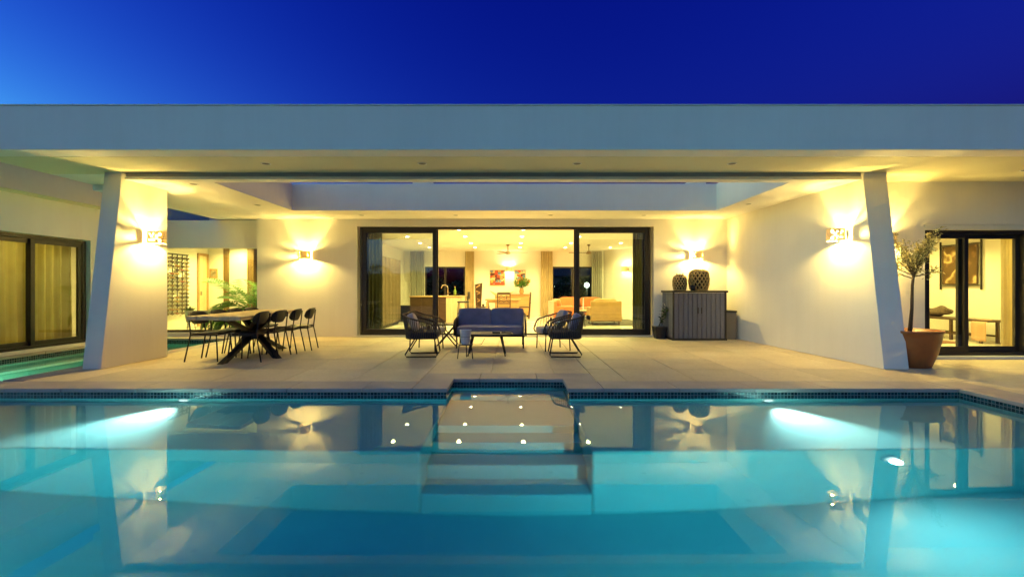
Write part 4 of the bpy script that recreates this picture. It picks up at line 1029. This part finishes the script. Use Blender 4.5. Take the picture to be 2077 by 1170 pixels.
def painting(cx, cz, w, h, y, lb, seed, pal):
    p = thing('painting', lb, 'painting', (cx, y, cz), world=True, group='paintings on the far wall')
    tm = NT('canvas_abstract'); bs_ = tm.new('ShaderNodeBsdfPrincipled'); co = tm.coord('Object')
    vo = tm.new('ShaderNodeTexVoronoi', feature='F1', distance='CHEBYCHEV'); vo.inputs['Scale'].default_value = 9; vo.inputs['Randomness'].default_value = 0.8
    ad = tm.new('ShaderNodeVectorMath', operation='ADD'); ad.inputs[1].default_value = (seed, 0, seed*2.3); tm.link(co, ad.inputs[0]); tm.link(ad.outputs[0], vo.inputs['Vector'])
    sx = tm.new('ShaderNodeSeparateColor'); tm.link(vo.outputs['Color'], sx.inputs[0])
    rp = tm.ramp(sx.outputs[0], [(i/len(pal), c) for i, c in enumerate(pal)]); rp.node.color_ramp.interpolation = 'CONSTANT'
    tm.link(rp, bs_.inputs['Base Color']); bs_.inputs['Roughness'].default_value = 0.6; tm.link(bs_.outputs[0], tm.o.inputs[0])
    MB().box(cx-w/2, cx+w/2, y-0.035, y-0.004, cz-h/2, cz+h/2).build('canvas', tm.m, p, bevel=0.003)
    fr_ = MB()
    fr_.box(cx-w/2-0.012, cx-w/2-0.001, y-0.038, y-0.002, cz-h/2-0.012, cz+h/2+0.012); fr_.box(cx+w/2+0.001, cx+w/2+0.012, y-0.038, y-0.002, cz-h/2-0.012, cz+h/2+0.012)
    fr_.box(cx-w/2, cx+w/2, y-0.038, y-0.002, cz+h/2+0.001, cz+h/2+0.012); fr_.box(cx-w/2, cx+w/2, y-0.038, y-0.002, cz-h/2-0.012, cz-h/2-0.001)
    fr_.build('frame', M['honey'], p)
PAL = [(0.45,0.05,0.02,1),(0.10,0.02,0.01,1),(0.60,0.16,0.03,1),(0.55,0.42,0.22,1),(0.30,0.06,0.02,1),(0.12,0.20,0.30,1),(0.50,0.30,0.05,1)]
painting(-0.62, 1.66, 0.62, 0.62, IY, 'red and brown abstract painting left of the indoor wall lamp', 1.3, PAL)
painting(0.34, 1.66, 0.46, 0.62, IY, 'pale abstract painting right of the indoor wall lamp behind the flowers', 5.1, PAL[3:]+[(0.6,0.5,0.3,1)]+PAL[:2])
sb = thing('sideboard', 'honey wooden sideboard carrying the flower vase', 'sideboard', (0.45, 18.9, 0.03), world=True)
MB().box(-0.7, 0.72, 18.7, 19.2, 0.10, 0.93).build('carcass', M['honey'], sb, bevel=0.006)
for k in range(3): MB().box(-0.68+k*0.465, -0.68+(k+1)*0.465-0.01, 18.68, 18.699, 0.14, 0.90).build('door', M['honey'], sb, bevel=0.004)
MB().box(-0.72, 0.74, 18.66, 19.22, 0.931, 0.965).build('top', M['honey'], sb, bevel=0.004)
for x in (-0.62, 0.64): MB().box(x-0.03, x+0.03, 18.75, 19.15, 0.03, 0.099).build('foot', M['dark_wood'], sb)
fp = thing('flower_vase', 'vase of green leaves and orange flowers on the sideboard', 'flowers', (0.38, 18.4, 0.79), world=True)
vx, vy, vz = 0.40, 18.9, 0.966
MB().lathe([(0,0),(0.07,0),(0.10,0.10),(0.075,0.22),(0.09,0.25),(0.08,0.25),(0.06,0.22),(0,0.2)], (vx, vy, vz), 20).build('vase', M['honey'], fp, smooth=True)
lf = MB(); fw = MB(); st = MB()
for k in range(46):
    d_ = Vector((rnd.uniform(-1,1), rnd.uniform(-0.7,0.5), rnd.uniform(0.5,1.6))).normalized(); L = rnd.uniform(0.28, 0.5); p0 = Vector((vx, vy, vz+0.22)); p1 = p0 + d_*L
    st.tube([p0, p1], 0.003, 4)
    for j in range(5): leaf(lf, p0.lerp(p1, 0.3+0.15*j), d_+rdir()*0.7, 0.16, 0.02, rnd.uniform(0, pi))
    if k % 3 == 0:
        for q in range(7): leaf(fw, p1, rdir(), 0.07, 0.03, rnd.uniform(0, pi))
st.build('stem', M['green'], fp); lf.build('foliage', M['palm'], fp); fw.build('blossom', mat_leaf('orange_blossom', (0.55, 0.12, 0.02, 1), (0.7, 0.4, 0.05, 1)), fp)
# ------------------------------------------------------------------ indoor lounge
M['orange'] = mat_std('orange_velvet', (0.50, 0.15, 0.035, 1), 0.8, var=0.1, vscale=5, sheen=0.4, bump=0.001, bscale=150)
M['tanlea'] = mat_std('tan_leather', (0.42, 0.24, 0.075, 1), 0.5, var=0.1, vscale=5, bump=0.0008, bscale=120)
def soft_seat(name, lb, cat, cx, cy, w, dp, hs, hb, face, mat, leg=0.12):
    """upholstered seat; face = angle of the way it faces"""
    o = thing(name, lb, cat, (cx, cy, 0.03), face)
    MB().box(-dp/2, dp/2, -w/2, w/2, leg, hs-0.13).build('base', mat, o, bevel=0.02)
    nn = 2 if w > 1.3 else 1
    ww = (w-0.24)/nn
    for k in range(nn):
        yc = -w/2+0.12+ww*(k+0.5)
        MB().ellipsoid((0.05, yc, hs-0.065), (dp/2-0.06, ww/2-0.004, 0.075), 0.3, 28, 12).build('seat_cushion', mat, o, smooth=True)
        MB().ellipsoid((0,0,0), (0.09, ww/2-0.004, (hb-hs)/2+0.02), 0.35, 28, 12).xf(Matrix.Translation((-dp/2+0.20, yc, (hb+hs)/2+0.02)) @ Matrix.Rotation(radians(-10), 4, 'Y')).build('back_cushion', mat, o, smooth=True)
    MB().box(-dp/2-0.02, -dp/2+0.10, -w/2+0.01, w/2-0.01, leg+0.01, hb-0.03).build('backrest', mat, o, bevel=0.03, seg=3)
    for s in (-1, 1):
        MB().box(-dp/2+0.02, dp/2-0.02, s*(w/2-0.06)-0.06, s*(w/2-0.06)+0.06, leg+0.005, hs+0.13).build('armrest', mat, o, bevel=0.03, seg=3)
        for x in (-dp/2+0.08, dp/2-0.08): MB().box(x-0.02, x+0.02, s*(w/2-0.08)-0.02, s*(w/2-0.08)+0.02, 0, leg).build('leg', M['dark_wood'], o)
    return o
soft_seat('lounge_chair', 'orange upholstered armchair in front of the garden window', 'armchair', 1.85, 16.3, 0.95, 0.9, 0.42, 0.76, 0.15, M['orange'])
soft_seat('lounge_sofa', 'orange sofa along the far window of the living room', 'sofa', 2.75, 18.2, 1.9, 0.9, 0.42, 0.78, -pi/2, M['orange'])
soft_seat('lounge_chair', 'tan armchair turned with its back to the terrace', 'armchair', 3.0, 14.9, 1.0, 0.85, 0.44, 0.80, pi/2, M['tanlea'])
lt = thing('lounge_table', 'low pale coffee table between the orange seats', 'table', (2.45, 16.6, 0.03), world=True)
MB().box(2.35, 3.15, 16.3, 17.0, 0.36, 0.42).build('table_top', M['pale_wood'], lt, bevel=0.006)
for x in (2.42, 3.08):
    for y in (16.37, 16.93): MB().box(x-0.02, x+0.02, y-0.02, y+0.02, 0.03, 0.36).build('leg', M['pale_wood'], lt)
cn = thing('candle_holder', 'white candle holder on the low coffee table', 'candle holder', (2.6, 16.6, 0.421), world=True)
MB().lathe([(0,0),(0.05,0),(0.02,0.05),(0.03,0.2),(0.02,0.28),(0,0.28)], (2.6, 16.6, 0.421), 14).build('stem', M['white_enamel'], cn, smooth=True)
MB().lathe([(0,0),(0.022,0),(0.022,0.16),(0,0.16)], (2.6, 16.6, 0.701), 12).build('candle', M['white_enamel'], cn)
rg = MB().box(2.0, 4.35, 14.35, 17.2, 0.031, 0.042).build('rug', mat_std('grey_brown_rug', (0.10, 0.085, 0.05, 1), 0.95, var=0.2, vscale=3, bump=0.004, bscale=120), None); tag(rg, 'dark grey brown rug under the tan armchair', 'rug')
st_ = thing('side_stool', 'small green stool beside the tan armchair', 'stool', (2.12, 14.35, 0.03), world=True)
MB().lathe([(0,0.0),(0.17,0.0),(0.17,0.03),(0,0.03)], (2.12, 14.0, 0.47), 20).build('seat', M['black'], st_)
for k in range(3):
    a = 2*pi*k/3+0.4; MB().tube([(2.12+0.15*cos(a), 14.0+0.15*sin(a), 0.03), (2.12+0.08*cos(a), 14.0+0.08*sin(a), 0.47)], 0.014, 6).build('leg', M['black'], st_)
MB().lathe([(0,0),(0.10,0),(0.12,0.10),(0.10,0.2),(0,0.2)], (2.12, 14.0, 0.18), 16).build('basket', mat_std('teal_pot', (0.02, 0.09, 0.07, 1), 0.5), st_, smooth=True)
M['fanwood'] = mat_wood('fan_wood', (0.20, 0.14, 0.07, 1), (0.34, 0.25, 0.14, 1), 6, axis=0)
def fan(x, y, lb, rot):
    f = thing('ceiling_fan', lb, 'ceiling fan', (x, y, 2.50), 0, 'ceiling fans of the living room')
    MB().lathe([(0,0.30),(0.06,0.30),(0.05,0.25),(0.014,0.24),(0.014,0.07),(0.05,0.06),(0.10,0.0),(0.09,-0.04),(0.0,-0.06)], (0,0,0), 20).build('motor', M['fanwood'], f, smooth=True)
    for k in range(3):
        m = MB().hexa([(0.08,-0.04,-0.012),(0.72,-0.065,-0.004),(0.72,0.065,0.006),(0.08,0.04,-0.004)], [(0.08,-0.04,-0.004),(0.72,-0.065,0.004),(0.72,0.065,0.014),(0.08,0.04,0.004)]).xf(Matrix.Rotation(rot+2*pi*k/3, 4, 'Z'))
        m.build('blade', M['fanwood'], f, bevel=0.003)
fan(-0.15, 16.6, 'ceiling fan above the indoor dining table', 0.05)
fan(2.80, 16.6, 'ceiling fan above the orange lounge seats', 0.9)

# ------------------------------------------------------------------ passage behind the left window
wr = thing('wine_rack', 'wall rack full of wine bottles in the passage at the left', 'wine rack', (-9.34, 12.6, 0.5), world=True)
for k in range(6): MB().box(-9.345, -9.325, 12.12+k*0.19, 12.135+k*0.19, 0.46, 2.14).build('upright', M['black'], wr)
MB().box(-9.345, -9.30, 12.10, 13.10, 2.141, 2.165).build('top_rail', M['black'], wr)
bt = MB()
for i in range(15):
    for j in range(5):
        if random.random() < 0.06: continue
        y, z = 12.13+j*0.195, 0.50+i*0.110
        bt.tube([(-9.29, y+0.165, z), (-9.29, y+0.07, z+0.012), (-9.29, y+0.045, z+0.016), (-9.29, y, z+0.022)], [0.029, 0.029, 0.012, 0.012], 7)
tb = NT('bottle_glass'); gi = tb.new('ShaderNodeNewGeometry'); pb_ = tb.new('ShaderNodeBsdfPrincipled'); pb_.inputs['Roughness'].default_value = 0.12
tb.link(tb.ramp(gi.outputs['Random Per Island'], [(0.0, (0.015, 0.012, 0.006, 1)), (0.6, (0.07, 0.04, 0.015, 1)), (0.8, (0.25, 0.16, 0.05, 1)), (1.0, (0.16, 0.03, 0.02, 1))]), pb_.inputs['Base Color']); tb.link(pb_.outputs[0], tb.o.inputs[0])
bt.build('bottles', tb.m, wr, smooth=True, kind='stuff')
dr = thing('passage_door', 'brown framed door at the end of the left passage', 'door', (-9.3, 13.7, 0.08), world=True)
m = MB(); m.box(-9.349, -9.30, 13.50, 13.56, 0.081, 2.25); m.box(-9.349, -9.30, 13.90, 13.96, 0.081, 2.25); m.box(-9.349, -9.30, 13.56, 13.90, 2.18, 2.25)
m.build('frame', M['honey'], dr, bevel=0.004)
lf_ = MB().box(-9.345, -9.32, 13.56, 13.90, 0.085, 2.18).build('leaf', M['pale_wood'], dr, bevel=0.004)
MB().box(-9.32, -9.28, 13.60, 13.64, 1.0, 1.12).build('handle', M['steel'], lf_)
def small_frame(x, z, w, y, lb):
    p = thing('framed_picture', lb, 'picture', (x, y, z), world=True)
    MB().box(x-w/2, x+w/2, y-0.03, y-0.002, z-w*0.6, z+w*0.6).build('frame', M['honey'], p, bevel=0.003)
    MB().box(x-w*0.32, x+w*0.32, y-0.034, y-0.0302, z-w*0.42, z+w*0.42).build('print', mat_std('ink_print', (0.05, 0.04, 0.03, 1), 0.6, var=0.3, vscale=14, col2=(0.5, 0.42, 0.28, 1)), p)
small_frame(-9.17, 1.66, 0.24, 14.0, 'small framed face picture on the passage wall')
pm = thing('potted_palm', 'green palm in a pot inside the left passage window', 'palm', (-7.0, 12.35, 0.08), world=True)
MB().lathe([(0,0),(0.15,0),(0.2,0.38),(0.18,0.38),(0,0.34)], (-7.0, 12.35, 0.08), 20).build('pot', M['grey_metal'], pm, smooth=True)
for k in range(17):
    a = [pi*1.0, pi*0.95, 2.6, 3.5, 1.6, 0.5, 4.4, 5.3, 2.2, 3.1, 1.2, 4.0, 0.1, 3.3, 2.9, 2.4, 3.7][k]; el = [0.75, 1.05, 0.9, 0.6, 1.25, 1.1, 0.8, 1.0, 1.35, 1.3, 1.45, 1.15, 1.3, 0.95, 1.2, 1.1, 0.85][k]; L = [1.35, 1.5, 1.2, 1.2, 1.35, 0.9, 0.9, 0.8, 1.4, 1.5, 1.5, 1.0, 1.2, 1.45, 1.6, 1.3, 1.1][k]*1.15
    hz = Vector((cos(a), sin(a)*0.6, 0)); p = Vector((-7.0, 12.35, 0.45)); pts_ = [p.copy()]; e_ = el
    for j in range(12): p = p + (hz*cos(e_)+Vector((0,0,1))*sin(e_))*L/12; e_ -= 0.135*(1.5 if el < 1.1 else 0.8); pts_.append(p.copy())
    m = MB(); m.tube(pts_, [0.012*(1-0.8*j/12) for j in range(13)], 5)
    for j in range(3, 13):
        dv = (pts_[j]-pts_[j-1]).normalized(); sd = dv.cross(Vector((0,0,1)));  sd = sd.normalized() if sd.length > 1e-3 else Vector((1,0,0))
        for s in (-1, 1):
            for q in (0, 0.5): leaf(m, pts_[j].lerp(pts_[j-1], q), dv*0.7+sd*s*0.8+Vector((0,0,-0.35)), 0.38*sin(pi*(j+1.2-q)/14.5)+0.10, 0.030, 0.3*s)
    m.build('frond', M['palm'], pm)
ps = thing('planter_stand', 'two dark pots on thin legs below the wine rack', 'planter', (-8.35, 11.9, 0.08), world=True)
for x in (-8.45, -8.10):
    MB().lathe([(0,0),(0.09,0),(0.13,0.30),(0.115,0.30),(0,0.26)], (x, 11.95, 0.32), 16).build('pot', M['grey_metal'], ps, smooth=True)
    for k in range(3):
        a = 2*pi*k/3+0.5; MB().tube([(x+0.12*cos(a), 11.95+0.12*sin(a), 0.081), (x+0.08*cos(a), 11.95+0.08*sin(a), 0.40)], 0.009, 5).build('leg', M['black'], ps)
m = MB()
for k in range(26): leaf(m, Vector((-8.45, 11.95, 0.60)), rdir()+Vector((0,0,0.9)), rnd.uniform(0.12, 0.22), 0.02, rnd.uniform(0, pi))
m.build('foliage', M['green'], ps)

# ------------------------------------------------------------------ right room
ar = thing('wall_hanging', 'framed brown wall hanging with pale figures in the right room', 'wall hanging', (10.44, 10.6, 1.74), world=True)
m = MB()
for y in (10.10, 11.06): m.box(10.40, 10.43, y-0.012, y+0.012, 1.17, 2.32)
for z in (1.27, 2.22): m.box(10.40, 10.43, 10.112, 11.048, z-0.01, z+0.01)
m.build('frame', M['black'], ar)
tm = NT('batik_cloth'); pp = tm.new('ShaderNodeBsdfPrincipled'); pp.inputs['Roughness'].default_value = 0.9; co = tm.coord('Object')
n1 = tm.noise(co, 3.2, 2, 0.4); tm.link(tm.ramp(n1, [(0.46, (0.10, 0.055, 0.02, 1)), (0.52, (0.20, 0.11, 0.045, 1)), (0.56, (0.5, 0.38, 0.18, 1)), (0.68, (0.16, 0.09, 0.03, 1))]), pp.inputs['Base Color']); tm.link(pp.outputs[0], tm.o.inputs[0])
MB().box(10.405, 10.42, 10.19, 10.97, 1.32, 2.17).build('cloth', tm.m, ar)
m = MB(); m.box(10.395, 10.404, 10.16, 10.19, 1.29, 2.20); m.box(10.395, 10.404, 10.97, 11.0, 1.29, 2.20); m.box(10.395, 10.404, 10.19, 10.97, 2.17, 2.20); m.box(10.395, 10.404, 10.19, 10.97, 1.29, 1.32)
m.build('border', M['dark_wood'], ar)
bn = thing('bench', 'long dark wooden bench against the wall of the right room', 'bench', (10.1, 10.2, 0.05), world=True)
MB().box(9.78, 10.25, 9.35, 11.35, 0.50, 0.545).build('seat', M['dark_wood'], bn, bevel=0.01)
for y in (9.55, 10.2, 11.15):
    for x in (9.84, 10.19): MB().box(x-0.025, x+0.025, y-0.025, y+0.025, 0.051, 0.50).build('leg', M['dark_wood'], bn, bevel=0.004)
for x in (9.84, 10.19): MB().box(x-0.015, x+0.015, 9.58, 11.12, 0.18, 0.215).build('stretcher', M['dark_wood'], bn)
dw = thing('driftwood', 'rough piece of driftwood lying on the bench in the right room', 'driftwood', (10.0, 10.9, 0.546), world=True)
m = MB()
def wood(u, v):
    a = 2*pi*u; z = -0.42+0.84*v; r = 0.13*(1-abs(2*v-1)**3)+0.015 + 0.03*sin(3*a+9*v)
    return (10.0 + r*cos(a)*0.8, 10.75+z, 0.66 + r*sin(a)*0.95*0.8 + 0.03*sin(8*v))
m.grid(wood, 14, 16); m.build('trunk', M['bark'], dw, smooth=True)
for k in range(4): MB().tube([(9.98, 11.0+0.03*k, 0.66+0.02*k), (9.96, 11.25, 0.62+0.06*k), (9.95, 11.38, 0.60+0.08*k)], [0.035, 0.025, 0.01], 6).build('root', M['bark'], dw, smooth=True)
th = MB().grid(lambda u, v: (9.765+0.02*sin(9*u)*v - 0.01, 9.37+0.30*u, 0.553-0.45*v) if v > 0.001 else (9.9, 9.37+0.30*u, 0.556), 10, 8).build('throw_blanket', mat_cloth('peach_throw', (0.6, 0.40, 0.26, 1), 0.1), None, smooth=True, solid=0.01)
tag(th, 'peach throw blanket hanging over the near end of the bench', 'blanket')
rg = MB().box(7.6, 9.5, 9.5, 11.5, 0.051, 0.06).build('rug', mat_std('red_brown_rug', (0.22, 0.09, 0.04, 1), 0.95, var=0.25, vscale=4), None); tag(rg, 'red brown rug on the floor of the right room', 'rug')

# ------------------------------------------------------------------ beyond the far windows, and across the pool
M['hedge'] = mat_leaf('hedge_leaves', (0.012, 0.03, 0.010, 1), (0.04, 0.075, 0.02, 1), 0.2)
def hedge(x0, x1, y, h, lb, n, seed, dp=0.9):
    r = random.Random(seed); o = thing('hedge', lb, 'hedge', ((x0+x1)/2, y, -0.12), world=True)
    m = MB(); m.grid(lambda u, v: (x0+(x1-x0)*u, y-dp*0.35*cos(pi*v)*(1), -0.12 + (h-0.15)*sin(pi*v)**0.6), 40, 10)
    m.build('core', mat_std('hedge_core', (0.010, 0.014, 0.006, 1), 1.0), o)
    lf = MB()
    for k in range(n):
        u = r.random(); v = r.uniform(0.03, 0.97); hh = h*(1+0.12*sin(u*37)+0.08*sin(u*83+1))
        p = Vector((x0+(x1-x0)*u, y-dp*0.5*cos(pi*v)+r.uniform(-.12,.12), -0.1+hh*sin(pi*v)**0.6))
        leaf(lf, p, Vector((r.uniform(-1,1), r.uniform(-1,1), r.uniform(-.2,1))), r.uniform(0.12, 0.25), r.uniform(0.04, 0.07), r.uniform(0, pi))
    lf.build('foliage', M['hedge'], o)
hedge(-8, 8, 25.5, 1.7, 'dark hedge in the garden beyond the far windows', 5000, 3)
hedge(-18, 16, -11.5, 2.6, 'tall dark hedge along the far side of the pool garden', 6000, 4, 1.4)
nh = thing('neighbour_house', 'dark house with pitched roof beyond the garden hedge', 'house', (3.0, 36, -0.12), world=True)
MB().box(1.2, 8.0, 33.5, 40, -0.12, 2.1).build('wall', mat_std('dim_render', (0.16, 0.17, 0.17, 1), 0.9), nh)
MB().hexa([(0.7,33,2.1),(8.5,33,2.1),(8.5,40.5,2.1),(0.7,40.5,2.1)], [(3.9,36.2,3.8),(5.0,36.2,3.8),(5.0,37.2,3.8),(3.9,37.2,3.8)]).build('roof', mat_std('roof_tile', (0.05, 0.05, 0.055, 1), 0.8, var=0.2, vscale=8), nh)
gl = thing('garden_lamp', 'bright globe lamp in the garden behind the far window', 'garden lamp', (3.55, 21.6, -0.12), world=True)
MB().tube([(3.55, 21.6, -0.12), (3.55, 21.6, 1.26)], 0.03, 8).build('post', M['black'], gl, smooth=True)
MB().ellipsoid((3.55, 21.6, 1.36), (0.11, 0.11, 0.11), 1, 16, 10).build('globe', mat_emit('lamp_globe', (1.0, 0.9, 0.6, 1), 14), gl, smooth=True)

for o in bpy.data.objects:
    if '_world' in o: del o['_world']
